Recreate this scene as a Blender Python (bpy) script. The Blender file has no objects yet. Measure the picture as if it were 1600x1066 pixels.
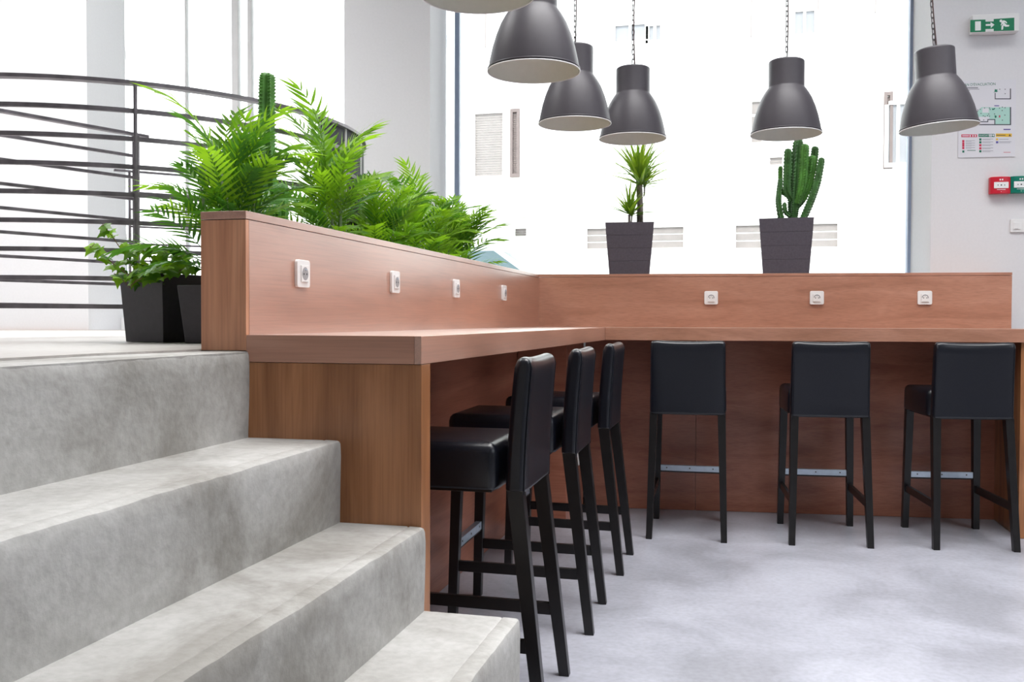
import bpy, bmesh, math, random
from mathutils import Vector, Matrix, Euler, noise
PI = math.pi
rnd = random.Random(7)
sc = bpy.context.scene
C = sc.collection

# ------------------------------------------------------------------ camera
FPX, PITCH, ROLL, YAW, EYE = 1480.35, -0.0223, 0.0028, 0.248, 1.235
_c, _s = math.cos(YAW), math.sin(YAW)
R0, F0, Z0 = Vector((_c, _s, 0)), Vector((-_s, _c, 0)), Vector((0, 0, 1))
_c, _s = math.cos(PITCH), math.sin(PITCH)
FW = F0 * _c + Z0 * _s
UP0 = Z0 * _c - F0 * _s
_c, _s = math.cos(ROLL), math.sin(ROLL)
RT = R0 * _c + UP0 * _s
UP = UP0 * _c - R0 * _s
CAM = Vector((0, 0, EYE))
cd = bpy.data.cameras.new('camera')
cam = bpy.data.objects.new('camera', cd)
C.objects.link(cam)
cd.sensor_width = 36.0
cd.lens = FPX / 1600 * 36.0
cd.clip_start = 0.05
m = Matrix((RT, UP, -FW)).transposed().to_4x4()
m.translation = CAM
cam.matrix_world = m
sc.camera = cam

# ------------------------------------------------------------------ colour management, world, lights
sc.view_settings.view_transform = 'Standard'
sc.view_settings.look = 'None'
sc.view_settings.gamma = 1
sc.view_settings.use_curve_mapping = False
sc.view_settings.exposure = 0.0
w = bpy.data.worlds.new('world')
sc.world = w
w.use_nodes = True
bg = w.node_tree.nodes['Background']
bg.inputs['Color'].default_value = (0.86, 0.92, 1.0, 1)
bg.inputs['Strength'].default_value = 5.4

def light(name, kind, loc, rot, energy, color=(1, 1, 1), size=None, size_y=None, angle=None):
    l = bpy.data.lights.new(name, kind)
    l.energy = energy
    l.color = color
    if kind == 'AREA':
        l.shape = 'RECTANGLE'
        l.size = size
        l.size_y = size_y
    if angle:
        l.angle = angle
    o = bpy.data.objects.new(name, l)
    C.objects.link(o)
    o.location = loc
    o.rotation_euler = rot
    return o
# sun high behind the building, on the facade across the street
light('sun', 'SUN', (0, 0, 20), (math.radians(42), 0, math.radians(-12)), 3.6, (1.0, 0.97, 0.93), angle=0.01)
# unseen overhead fill, added to brighten the counters, floor and stairs
cl = light('overhead_fill', 'AREA', (1.3, 3.3, 5.55), (0, 0, 0), 270, (1.0, 0.985, 0.985), 5.0, 3.5)
cl.data.spread = math.radians(105)
ul = light('upper_floor_fill', 'AREA', (-4.6, 4.2, 5.5), (0, 0, 0), 175, (1.0, 0.99, 0.99), 2.6, 2.4)  # second unseen fill, added to brighten the upper floor and pier
ul.data.spread = math.radians(110)
# portals that only guide sampling of the sky through the two window openings
for nm, lc_, sx, sy in (('portal_main', (-0.52, 6.98, 3.45), 3.35, 3.85), ('portal_left', (-3.83, 6.66, 3.25), 2.0, 4.2)):
    p_ = light(nm, 'AREA', lc_, (math.radians(-90), 0, math.radians(5.8)), 1, (1, 1, 1), sx, sy)
    p_.data.cycles.is_portal = True

# ------------------------------------------------------------------ pixel helpers (photo 1600x1066)
def ray(px, py):
    return FW + RT * ((px - 800) / FPX) - UP * ((py - 533) / FPX)
def on(px, py, ax, val):
    r = ray(px, py)
    return CAM + r * ((val - CAM[ax]) / r[ax])
AX, BETA = -0.851, 0.102
TB = math.tan(BETA)
NB = Vector((-math.sin(BETA), math.cos(BETA), 0))       # normal of the back wall, pointing to the street
DB = Vector((math.cos(BETA), math.sin(BETA), 0))        # along the back wall
def wy(x, y0):                                          # y of the plane parallel to the back wall
    return y0 + TB * (x - AX)
def wall(px, py, y0):
    n = Vector((-TB, 1, 0))
    r = ray(px, py)
    return CAM + r * ((y0 - TB * AX - n.dot(CAM)) / n.dot(r))
def depth(px, py, D):
    return CAM + ray(px, py) * D

# ------------------------------------------------------------------ materials
def mat(name, col, rough=0.5, metal=0.0, spec=0.5, **kw):
    mt = bpy.data.materials.new(name)
    mt.use_nodes = True
    b = mt.node_tree.nodes['Principled BSDF']
    b.inputs['Base Color'].default_value = (*col, 1)
    b.inputs['Roughness'].default_value = rough
    b.inputs['Metallic'].default_value = metal
    b.inputs['Specular IOR Level'].default_value = spec
    for k, v in kw.items():
        b.inputs[k.replace('_', ' ')].default_value = v
    return mt
def nodes(mt):
    nt = mt.node_tree
    return nt, nt.nodes['Principled BSDF'], nt.nodes.new, nt.links.new
def ramp(new, stops):
    r = new('ShaderNodeValToRGB')
    e = r.color_ramp.elements
    while len(e) < len(stops):
        e.new(0.5)
    for i, (p, c) in enumerate(stops):
        e[i].position = p
        e[i].color = (*c, 1) if len(c) == 3 else c
    return r
def wood(name, axis, base=(0.46, 0.215, 0.135), dark=(0.375, 0.165, 0.098), light_=(0.52, 0.26, 0.172), rough=0.30, coat=1.0, cior=1.75):
    mt = mat(name, base, rough, spec=0.5)
    mt.node_tree.nodes['Principled BSDF'].inputs['Coat Weight'].default_value = coat
    mt.node_tree.nodes['Principled BSDF'].inputs['Coat Roughness'].default_value = 0.31
    mt.node_tree.nodes['Principled BSDF'].inputs['Coat IOR'].default_value = cior
    nt, b, new, ln = nodes(mt)
    tc = new('ShaderNodeTexCoord')
    def ns(scale, detail, dist, mult):
        mp = new('ShaderNodeMapping')
        s = [mult, mult, mult]
        s[axis] = 1.0
        mp.inputs['Scale'].default_value = s
        ln(tc.outputs['Object'], mp.inputs['Vector'])
        n = new('ShaderNodeTexNoise')
        n.inputs['Scale'].default_value = scale
        n.inputs['Detail'].default_value = detail
        n.inputs['Distortion'].default_value = dist
        ln(mp.outputs[0], n.inputs['Vector'])
        return n
    n1 = ns(1.3, 4, 1.2, 7)       # broad figure
    n2 = ns(4.0, 6, 0.3, 45)      # fine pores
    r1 = ramp(new, [(0.3, dark), (0.5, base), (0.72, light_)])
    ln(n1.outputs['Fac'], r1.inputs['Fac'])
    r2 = ramp(new, [(0.32, (0.84, 0.81, 0.79)), (0.55, (1, 1, 1)), (0.8, (1.03, 1.03, 1.03))])
    ln(n2.outputs['Fac'], r2.inputs['Fac'])
    mx = new('ShaderNodeMix')
    mx.data_type = 'RGBA'
    mx.blend_type = 'MULTIPLY'
    mx.inputs['Factor'].default_value = 1
    ln(r1.outputs[0], mx.inputs['A'])
    ln(r2.outputs[0], mx.inputs['B'])
    ln(mx.outputs['Result'], b.inputs['Base Color'])
    bp = new('ShaderNodeBump')
    bp.inputs['Strength'].default_value = 0.12
    bp.inputs['Distance'].default_value = 0.002
    ln(n2.outputs['Fac'], bp.inputs['Height'])
    ln(bp.outputs[0], b.inputs['Normal'])
    return mt
def concrete(name, c1, c2, c3, rough=0.6, scale=1.6, bump=0.35, detail=9, dist=0.7):
    mt = mat(name, c2, rough)
    nt, b, new, ln = nodes(mt)
    tc = new('ShaderNodeTexCoord')
    n1 = new('ShaderNodeTexNoise')
    n1.inputs['Scale'].default_value = scale
    n1.inputs['Detail'].default_value = detail
    n1.inputs['Roughness'].default_value = 0.62
    n1.inputs['Distortion'].default_value = dist
    n2 = new('ShaderNodeTexNoise')
    n2.inputs['Scale'].default_value = 42
    n2.inputs['Detail'].default_value = 8
    n3 = new('ShaderNodeTexVoronoi')
    n3.inputs['Scale'].default_value = 11
    for n in (n1, n2, n3):
        ln(tc.outputs['Object'], n.inputs['Vector'])
    r1 = ramp(new, [(0.36, c1), (0.5, c2), (0.64, c3)])
    ln(n1.outputs['Fac'], r1.inputs['Fac'])
    r2 = ramp(new, [(0.3, (0.88, 0.88, 0.87)), (0.62, (1.03, 1.03, 1.03))])
    ln(n2.outputs['Fac'], r2.inputs['Fac'])
    mx = new('ShaderNodeMix')
    mx.data_type = 'RGBA'
    mx.blend_type = 'MULTIPLY'
    mx.inputs['Factor'].default_value = 1
    ln(r1.outputs[0], mx.inputs['A'])
    ln(r2.outputs[0], mx.inputs['B'])
    r3 = ramp(new, [(0.02, (0.75, 0.74, 0.72)), (0.09, (1, 1, 1))])
    ln(n3.outputs['Distance'], r3.inputs['Fac'])
    m2 = new('ShaderNodeMix')
    m2.data_type = 'RGBA'
    m2.blend_type = 'MULTIPLY'
    m2.inputs['Factor'].default_value = 0.6
    ln(mx.outputs['Result'], m2.inputs['A'])
    ln(r3.outputs[0], m2.inputs['B'])
    ln(m2.outputs['Result'], b.inputs['Base Color'])
    bp = new('ShaderNodeBump')
    bp.inputs['Strength'].default_value = bump
    bp.inputs['Distance'].default_value = 0.004
    ln(n2.outputs['Fac'], bp.inputs['Height'])
    ln(bp.outputs[0], b.inputs['Normal'])
    return mt
def noisy(name, col, rough=0.5, scale=30, amt=0.12, bump=0.1, spec=0.5, metal=0.0, dist=0.002):
    mt = mat(name, col, rough, metal, spec)
    nt, b, new, ln = nodes(mt)
    tc = new('ShaderNodeTexCoord')
    n = new('ShaderNodeTexNoise')
    n.inputs['Scale'].default_value = scale
    n.inputs['Detail'].default_value = 5
    ln(tc.outputs['Object'], n.inputs['Vector'])
    r = ramp(new, [(0.3, tuple(v * (1 - amt) for v in col)), (0.7, tuple(min(1, v * (1 + amt)) for v in col))])
    ln(n.outputs['Fac'], r.inputs['Fac'])
    ln(r.outputs[0], b.inputs['Base Color'])
    bp = new('ShaderNodeBump')
    bp.inputs['Strength'].default_value = bump
    bp.inputs['Distance'].default_value = dist
    ln(n.outputs['Fac'], bp.inputs['Height'])
    ln(bp.outputs[0], b.inputs['Normal'])
    return mt
def leafmat(name, c1, c2, trans=0.45, rough=0.38):
    mt = mat(name, c1, rough)
    nt, b, new, ln = nodes(mt)
    oi = new('ShaderNodeObjectInfo')
    tc = new('ShaderNodeTexCoord')
    n = new('ShaderNodeTexNoise')
    n.inputs['Scale'].default_value = 9
    ln(tc.outputs['Object'], n.inputs['Vector'])
    ad = new('ShaderNodeMath')
    ad.operation = 'MULTIPLY_ADD'
    ln(oi.outputs['Random'], ad.inputs[0])
    ad.inputs[1].default_value = 0.6
    ln(n.outputs['Fac'], ad.inputs[2])
    r = ramp(new, [(0.4, c1), (1.0, c2)])
    ln(ad.outputs[0], r.inputs['Fac'])
    ln(r.outputs[0], b.inputs['Base Color'])
    tr = new('ShaderNodeBsdfTranslucent')
    m2 = new('ShaderNodeMix')
    m2.data_type = 'RGBA'
    m2.blend_type = 'MULTIPLY'
    m2.inputs['Factor'].default_value = 1
    ln(r.outputs[0], m2.inputs['A'])
    m2.inputs['B'].default_value = (1.5, 1.4, 0.5, 1)
    ln(m2.outputs['Result'], tr.inputs['Color'])
    ms = new('ShaderNodeMixShader')
    ms.inputs[0].default_value = trans
    ln(b.outputs[0], ms.inputs[1])
    ln(tr.outputs[0], ms.inputs[2])
    ln(ms.outputs[0], nt.nodes['Material Output'].inputs['Surface'])
    return mt
def glassmat():
    mt = bpy.data.materials.new('window glass')
    mt.use_nodes = True
    nt = mt.node_tree
    nt.nodes.clear()
    o = nt.nodes.new('ShaderNodeOutputMaterial')
    t = nt.nodes.new('ShaderNodeBsdfTransparent')
    t.inputs[0].default_value = (0.97, 0.99, 0.98, 1)
    g = nt.nodes.new('ShaderNodeBsdfGlossy')
    g.inputs['Roughness'].default_value = 0.02
    f = nt.nodes.new('ShaderNodeFresnel')
    f.inputs[0].default_value = 1.35
    ms = nt.nodes.new('ShaderNodeMixShader')
    nt.links.new(f.outputs[0], ms.inputs[0])
    nt.links.new(t.outputs[0], ms.inputs[1])
    nt.links.new(g.outputs[0], ms.inputs[2])
    nt.links.new(ms.outputs[0], o.inputs['Surface'])
    return mt

M = dict(
    wood_x=wood('wood grain along x', 0), wood_y=wood('wood grain along y', 1, cior=2.6),
    knee_x=wood('shaded side board grain along x', 0, base=(0.38, 0.145, 0.09), dark=(0.30, 0.105, 0.062), light_=(0.43, 0.18, 0.115), coat=0.15, cior=1.5),  # knee boards: counter laminate with the under-counter shade put into its colour
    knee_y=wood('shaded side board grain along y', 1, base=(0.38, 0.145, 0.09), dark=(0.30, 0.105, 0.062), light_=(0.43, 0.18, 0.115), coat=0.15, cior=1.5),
    wood_z=wood('wood grain upright', 2, base=(0.37, 0.158, 0.064), dark=(0.25, 0.098, 0.036), light_=(0.47, 0.215, 0.095), coat=0.12, cior=1.5),
    wood_end=wood('paler upright board', 2, base=(0.60, 0.29, 0.165), dark=(0.47, 0.21, 0.115), light_=(0.68, 0.35, 0.21), coat=0.3, cior=1.5),
    step=concrete('step concrete', (0.25, 0.24, 0.22), (0.355, 0.348, 0.33), (0.44, 0.435, 0.42), 0.62, 2.6, 0.6),
    floor=concrete('polished concrete', (0.275, 0.28, 0.315), (0.345, 0.352, 0.40), (0.41, 0.42, 0.475), 0.31, 1.7, 0.12, detail=7, dist=0.5),
    screed=concrete('pale screed', (0.40, 0.37, 0.35), (0.44, 0.42, 0.40), (0.48, 0.47, 0.45), 0.4, 1.5, 0.1),
    wall=noisy('white painted plaster', (0.75, 0.75, 0.765), 0.75, 60, 0.015, 0.08),
    wallfar=noisy('warm grey plaster', (0.42, 0.40, 0.38), 0.8, 60, 0.03, 0.08),
    ceiling=noisy('white ceiling paint', (0.85, 0.85, 0.85), 0.8, 60, 0.01, 0.05),
    steel=noisy('dark brushed steel', (0.17, 0.155, 0.17), 0.42, 14, 0.35, 0.1, metal=0.4),
    sheet=noisy('black steel sheet', (0.03, 0.028, 0.04), 0.6, 10, 0.2, 0.05, spec=0.2),
    alu=noisy('blue grey window frame', (0.30, 0.37, 0.50), 0.4, 12, 0.05, 0.02),
    paleframe=noisy('pale grey window frame', (0.62, 0.62, 0.62), 0.5, 12, 0.03, 0.02),
    white=noisy('white plastic', (0.82, 0.82, 0.81), 0.32, 20, 0.01, 0.0),
    sockgrey=noisy('grey socket insert', (0.33, 0.33, 0.34), 0.4, 20, 0.03, 0.0),
    black=mat('black', (0.008, 0.008, 0.008), 0.5),
    leather=noisy('black leatherette', (0.006, 0.007, 0.0115), 0.30, 130, 0.2, 0.10, dist=0.001),
    blackwood=noisy('black stained wood', (0.006, 0.0052, 0.0055), 0.34, 25, 0.3, 0.08),
    plate=noisy('brushed steel plate', (0.55, 0.64, 0.74), 0.3, 30, 0.08, 0.05, metal=0.5),
    lamp=noisy('grey lacquered metal', (0.055, 0.050, 0.058), 0.42, 40, 0.03, 0.02, spec=0.35),
    lampin=noisy('pale lacquer inside', (0.72, 0.73, 0.66), 0.6, 40, 0.02, 0.0),
    lamprim=mat('bare metal rim', (0.75, 0.75, 0.75), 0.3),
    chain=mat('galvanised chain', (0.06, 0.05, 0.055), 0.5, 0.3),
    cord=mat('brown textile cord', (0.09, 0.05, 0.05), 0.7),
    pot=noisy('charcoal planter plastic', (0.085, 0.076, 0.095), 0.5, 80, 0.12, 0.15),
    blackpot=noisy('black planter plastic', (0.035, 0.03, 0.036), 0.45, 60, 0.12, 0.1),
    soil=noisy('potting soil', (0.03, 0.02, 0.013), 0.95, 90, 0.5, 0.8, dist=0.01),
    palm=leafmat('palm leaf', (0.05, 0.17, 0.016), (0.21, 0.42, 0.03), 0.48),
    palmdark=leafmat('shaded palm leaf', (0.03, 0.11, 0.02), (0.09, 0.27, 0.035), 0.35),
    ivy=leafmat('ivy leaf', (0.02, 0.10, 0.012), (0.24, 0.48, 0.02), 0.45),
    drac=leafmat('dracaena leaf', (0.07, 0.20, 0.025), (0.26, 0.42, 0.045), 0.42),
    stem=noisy('green cane', (0.10, 0.17, 0.05), 0.5, 40, 0.2, 0.1),
    twig=noisy('brown twig', (0.16, 0.09, 0.04), 0.6, 40, 0.2, 0.1),
    trunk=noisy('ringed grey trunk', (0.22, 0.19, 0.17), 0.7, 60, 0.3, 0.4, dist=0.004),
    cactus=noisy('cactus skin', (0.045, 0.135, 0.03), 0.5, 18, 0.35, 0.1),
    cactuslight=noisy('young cactus skin', (0.07, 0.22, 0.03), 0.5, 18, 0.35, 0.1),
    green=mat('sign green', (0.0, 0.20, 0.085), 0.5), signwhite=mat('sign white', (0.85, 0.87, 0.86), 0.4),
    callred=mat('alarm red', (0.62, 0.012, 0.035), 0.35), callgreen=mat('alarm green', (0.0, 0.19, 0.13), 0.35),
    paper=mat('white poster paper', (0.74, 0.74, 0.78), 0.35), ink=mat('dark ink', (0.05, 0.05, 0.07), 0.6),
    inkgreen=mat('green ink', (0.005, 0.17, 0.10), 0.6), inkmint=mat('mint ink', (0.42, 0.68, 0.60), 0.6),
    inkred=mat('red ink', (0.6, 0.03, 0.09), 0.6), inkyellow=mat('yellow ink', (0.80, 0.50, 0.04), 0.6),
    inkblue=mat('violet ink', (0.12, 0.10, 0.35), 0.6), inkgrey=mat('grey ink', (0.28, 0.28, 0.32), 0.6),
    facade=noisy('cream render', (0.82, 0.79, 0.75), 0.85, 1.2, 0.03, 0.1),
    shutter=noisy('beige louvre', (0.24, 0.21, 0.195), 0.7, 8, 0.06, 0.0),
    brown=noisy('brown louvre', (0.15, 0.115, 0.105), 0.7, 8, 0.06, 0.0),
    darkglass=mat('street window glass', (0.24, 0.24, 0.25), 0.6),
    street=concrete('street asphalt', (0.45, 0.45, 0.45), (0.5, 0.5, 0.5), (0.55, 0.55, 0.55), 0.8),
    carpaint=mat('silver car paint', (0.75, 0.76, 0.78), 0.25, 0.2), tyre=mat('tyre rubber', (0.03, 0.03, 0.03), 0.8),
    carglass=mat('car glass', (0.16, 0.22, 0.23), 0.1), glass=glassmat(),
    threshold=noisy('brown threshold', (0.28, 0.16, 0.10), 0.6, 10, 0.2, 0.0),
)

# ------------------------------------------------------------------ object helpers
class MB:
    def __init__(s):
        s.v, s.f = [], []
    def add(s, vs, fs):
        o = len(s.v)
        s.v += [tuple(v) for v in vs]
        s.f += [tuple(i + o for i in f) for f in fs]
        return s
    def box(s, x0, x1, y0, y1, z0, z1):
        vs = [(x, y, z) for z in (z0, z1) for y in (y0, y1) for x in (x0, x1)]
        return s.add(vs, [(0, 2, 3, 1), (4, 5, 7, 6), (0, 1, 5, 4), (2, 6, 7, 3), (0, 4, 6, 2), (1, 3, 7, 5)])
    def prism(s, poly, z0, z1):                          # poly counter-clockwise in xy
        n = len(poly)
        vs = [(x, y, z0) for x, y in poly] + [(x, y, z1) for x, y in poly]
        fs = [tuple(range(n - 1, -1, -1)), tuple(range(n, 2 * n))]
        fs += [(i, (i + 1) % n, n + (i + 1) % n, n + i) for i in range(n)]
        return s.add(vs, fs)
    def loft(s, rings, cap=True, closed=True):
        n = len(rings[0])
        vs = [v for r in rings for v in r]
        fs = []
        for k in range(len(rings) - 1):
            for i in range(n if closed else n - 1):
                j = (i + 1) % n
                fs.append((k * n + i, k * n + j, (k + 1) * n + j, (k + 1) * n + i))
        if cap:
            fs.append(tuple(range(n - 1, -1, -1)))
            fs.append(tuple((len(rings) - 1) * n + i for i in range(n)))
        return s.add(vs, fs)
    def bar(s, a, b, w, h, w2=None, h2=None):            # rectangular bar from a to b
        a, b = Vector(a), Vector(b)
        d = (b - a).normalized()
        u = Vector((0, 0, 1)) if abs(d.z) < 0.9 else Vector((0, 1, 0))
        x = d.cross(u).normalized()
        y = x.cross(d)
        w2, h2 = w2 or w, h2 or h
        r = []
        for p, ww, hh in ((a, w, h), (b, w2, h2)):
            r.append([p + x * ww / 2 * i + y * hh / 2 * j for i, j in ((-1, -1), (1, -1), (1, 1), (-1, 1))])
        return s.loft(r)
    def tube(s, pts, rad, n=8, cap=True):
        pts = [Vector(p) for p in pts]
        rr = rad if isinstance(rad, (list, tuple)) else [rad] * len(pts)
        rings = []
        ref = Vector((0.13, 0.31, 0.94)).normalized()
        for i, p in enumerate(pts):
            d = (pts[min(i + 1, len(pts) - 1)] - pts[max(i - 1, 0)]).normalized()
            if abs(d.dot(ref)) > 0.95:
                ref = Vector((1, 0.2, 0.1)).normalized()
            x = d.cross(ref).normalized()
            y = d.cross(x)
            rings.append([p + (x * math.cos(t) + y * math.sin(t)) * rr[i] for t in (2 * PI * k / n for k in range(n))])
        return s.loft(rings, cap)
    def lathe(s, prof, n=40, cap=False):
        return s.loft([[(r * math.cos(2 * PI * k / n), r * math.sin(2 * PI * k / n), z) for k in range(n)] for r, z in prof], cap)
    def mesh(s, name, material, smooth=False):
        me = bpy.data.meshes.new(name)
        me.from_pydata(s.v, [], s.f)
        me.materials.append(material)
        if smooth:
            me.polygons.foreach_set('use_smooth', [True] * len(me.polygons))
        bm = bmesh.new()
        bm.from_mesh(me)
        bmesh.ops.recalc_face_normals(bm, faces=bm.faces)
        bm.to_mesh(me)
        bm.free()
        me.update()
        return me
    def build(s, name, material, parent=None, bevel=0, seg=2, smooth=False, sub=0):
        o = bpy.data.objects.new(name, s.mesh(name, material, smooth or bevel > 0))
        C.objects.link(o)
        if parent:
            o.parent = parent
        if bevel:
            b = o.modifiers.new('bevel', 'BEVEL')
            b.width = bevel
            b.segments = seg
            b.limit_method = 'ANGLE'
            b.angle_limit = math.radians(40)
            b.harden_normals = True
        if sub:
            b = o.modifiers.new('sub', 'SUBSURF')
            b.levels = b.render_levels = sub
        return o
def tag(o, label, cat, group=None, kind=None):
    o['label'] = label
    o['category'] = cat
    if group:
        o['group'] = group
    if kind:
        o['kind'] = kind
    return o
def thing(name, label, cat, loc=(0, 0, 0), rz=0, group=None):
    o = bpy.data.objects.new(name, None)
    o.empty_display_size = 0.05
    C.objects.link(o)
    o.location = loc
    o.rotation_euler = (0, 0, rz)
    return tag(o, label, cat, group)
def struct(o):
    o['kind'] = 'structure'
    return o
def empty_struct(name, loc=(0, 0, 0), rz=0):
    o = bpy.data.objects.new(name, None)
    C.objects.link(o)
    o.location = loc
    o.rotation_euler = (0, 0, rz)
    return struct(o)
def copy_tree(o, parent=None):
    c = o.copy()
    C.objects.link(c)
    if parent:
        c.parent = parent
    for ch in list(o.children):
        copy_tree(ch, c)
    return c
def inst(name, mesh, parent, loc, rot=(0, 0, 0), scale=1.0):
    o = bpy.data.objects.new(name, mesh)
    C.objects.link(o)
    o.parent = parent
    o.location = loc
    if isinstance(rot, Matrix):
        o.rotation_euler = rot.to_euler()
    else:
        o.rotation_euler = rot
    o.scale = (scale,) * 3 if not isinstance(scale, tuple) else scale
    return o

# ------------------------------------------------------------------ layout (metres)
PX = -1.368                 # face of the low partition above the left counter
PW = 0.141                  # its thickness
Y1 = 2.38                   # end of the left counter and of the stairs
Y2, Y3 = 5.633, 6.184       # front of back counter, face of back partition (at x = AX)
YW, YG = 6.53, 7.05         # inner face of the street wall, glass plane
ZC, TC, ZT = 1.191, 0.075, 1.537
ZU = 1.145                  # upper floor
XR = 1.553                  # right end of the back partition
ZCEIL = 5.6

# ------------------------------------------------------------------ room shell
XL, XRR, YB = -6.6, 6.0, -5.0
struct(MB().box(XL, XRR + 0.2, YB - 0.2, 7.6, -0.12, 0).build('floor', M['floor']))
struct(MB().box(XL - 0.3, XRR + 0.3, YB - 0.3, 8.0, ZCEIL, ZCEIL + 0.25).build('ceiling', M['ceiling']))
struct(MB().box(XL - 0.2, XL, YB, 7.0, ZU - 0.2, ZCEIL).build('wall_left', M['wall']))
rw = MB().box(XRR, XRR + 0.2, YB, -1.8, 0, ZCEIL).box(XRR, XRR + 0.2, 4.4, 7.6, 0, ZCEIL)
rw.box(XRR, XRR + 0.2, -1.8, 4.4, 0, 3.4).box(XRR, XRR + 0.2, -1.8, 4.4, 4.6, ZCEIL)
struct(rw.build('wall_right', M['wallfar']))
rw = MB().box(XL, XRR + 0.2, YB - 0.2, YB, 0, ZCEIL)
struct(rw.build('wall_rear', M['wallfar']))

# street wall: built in its own frame (u along the wall, v towards the street)
WO = Vector((AX, YW, 0))
def uv_of(p):
    d = Vector(p) - WO
    return d.dot(DB), d.dot(NB)
def W_empty(name):
    return empty_struct(name, WO, BETA)
def u_at(px, y0=YW):
    return uv_of(wall(px, 300, y0))[0]
uA, uB, uC, uD = u_at(137), u_at(538), u_at(672), u_at(1455)
uLft, uRgt = -5.9, 6.9
VD = (YG - YW) * math.cos(BETA)
ZO = 5.35
we = MB()
we.box(uLft, uA, 0, VD + 0.06, ZU - 0.3, ZCEIL)
we.box(uB, uC, 0, VD + 0.06, ZU - 0.3, ZCEIL)
we.box(uD, uRgt, 0, VD + 0.06, 0, ZCEIL)
we.box(uA, uB, 0, VD + 0.06, ZO, ZCEIL).box(uC, uD, 0, VD + 0.06, ZO, ZCEIL)
we.box(uC, uD, 0.0, VD + 0.06, 0, ZT - 0.004)
we.box(uA, uB, 0, VD + 0.06, ZU - 0.3, ZU - 0.002)
o = we.build('wall_back', M['wall'])
o.location = WO
o.rotation_euler = (0, 0, BETA)
struct(o)
def window(name, u0, u1, z0, z1, muls, fm, side=0.035):
    e = W_empty(name)
    f = MB()
    if side:
        f.box(u0, u0 + side, VD - 0.03, VD + 0.04, z0, z1).box(u1 - side, u1, VD - 0.03, VD + 0.04, z0, z1)
    f.box(u0, u1, VD - 0.03, VD + 0.04, z1 - 0.05, z1)
    f.build('window_frame', fm, e, bevel=0.003)
    for a, b_ in muls:
        MB().box(a, b_, VD - 0.03, VD + 0.04, z0, z1).build('mullion', fm, e, bevel=0.003)
    MB().box(u0 + 0.002, u1 - 0.002, VD, VD + 0.008, z0, z1).build('pane', M['glass'], e)
    return e
gl, gr_ = u_at(711, YG), u_at(1424, YG)
window('window_1', uC, uD, ZT - 0.004, ZO, [(gl, u_at(718.5, YG)), (u_at(1417.5, YG), gr_)], M['alu'], 0.0)
w2 = window('window_2', uA, uB, ZU, ZO,
            [(u_at(292, YG), u_at(294.5, YG)), (u_at(365, YG), u_at(375, YG)), (u_at(389.5, YG), u_at(396, YG))], M['paleframe'], 0.0)
MB().box(uA, uB, VD - 0.08, VD + 0.04, ZU, ZU + 0.10).build('bottom_rail', M['white'], w2, bevel=0.004)
o = MB().box(uLft, uB, -0.03, 0.0, ZU, ZU + 0.006).build('trim_1', M['threshold'])
o.location = WO
o.rotation_euler = (0, 0, BETA)
struct(o)

# upper floor: concrete body with a thin pale screed on top
uf = MB().prism([(XL, YB), (-1.362, YB), (-1.362, Y1 - 0.001), (-1.383, Y1 - 0.001), (-1.383, wy(-1.383, YW) - 0.002), (XL, wy(XL, YW) - 0.002)], 0.0, ZU - 0.001)
struct(uf.build('floor_upper', M['step']))
sg = MB()
edge = [(-1.56 + 0.008 * noise.noise(Vector((0, y * 3, 0))), y) for y in [YB + i * 0.2 for i in range(0, 36)]]
edge = [(x, min(y, Y1 - 0.05)) for x, y in edge if y < Y1]
poly = [(XL, YB)] + edge + [(-1.512, Y1 - 0.02), (-1.512, wy(-1.512, YW) - 0.004), (XL, wy(XL, YW) - 0.004)]
struct(sg.prism(poly, ZU - 0.001, ZU + 0.005).build('floor_screed', M['screed']))

# ------------------------------------------------------------------ stairs
stairs = empty_struct('staircase')
edges = [(-1.360, ZU), (-1.085, 0.904), (-0.840, 0.681), (-0.580, 0.457), (-0.325, 0.229)]
def make_step(k):
    xe, z = edges[k]
    xb = -1.47 if k == 0 else edges[k - 1][0] - 0.02
    zb = edges[k + 1][1] - 0.02 if k < 4 else 0.0
    rings = []
    ys = [-1.6 + i * (Y1 + 1.6) / 150 for i in range(151)]
    for i, y in enumerate(ys):
        yy = y
        def nz(a, b, c):
            return noise.noise(Vector((y * a, b + k * 7.3, c)))
        j = 0.0035 * nz(6, 0, 0) + 0.0022 * nz(25, 3, 1)
        jz = 0.003 * nz(5, 9, 0) + 0.002 * nz(22, 5, 4)
        ch = 0.009 + 0.005 * nz(14, 2, 8) + (0.008 * max(0, nz(40, 1, 1) - 0.25))
        if i > 146:
            yy += 0.004 * nz(90, 0, 3)
        pr = [(xb, zb), (xb, z), (xe - 0.052 + j, z + 0.0005), (xe - 0.047 + j, z - 0.002 + jz * .3), (xe - 0.042 + j, z + 0.001 + jz * .4),
              (xe - ch + j, z + jz), (xe - ch * 0.35 + j, z - ch * 0.3 + jz), (xe + j, z - ch + jz), (xe + 0.002 + j * 0.6, z - 0.04),
              (xe + 0.001 + 0.002 * nz(3, 4, 4), (z + zb) / 2), (xe - 0.002 + 0.003 * nz(4, 6, 6), zb + 0.03), (xe - 0.002, zb)]
        rings.append([(x, yy, zz) for x, zz in pr])
    mb = MB().loft(rings)
    # fillet of rubbed mortar where the next tread meets this riser
    o = mb.build('step', M['step'], stairs)
    me = o.data
    me.polygons.foreach_set('use_smooth', [True] * len(me.polygons))
    b = o.modifiers.new('e', 'EDGE_SPLIT')
    b.split_angle = math.radians(38)
    return o
for k in range(5):
    make_step(k)

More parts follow.
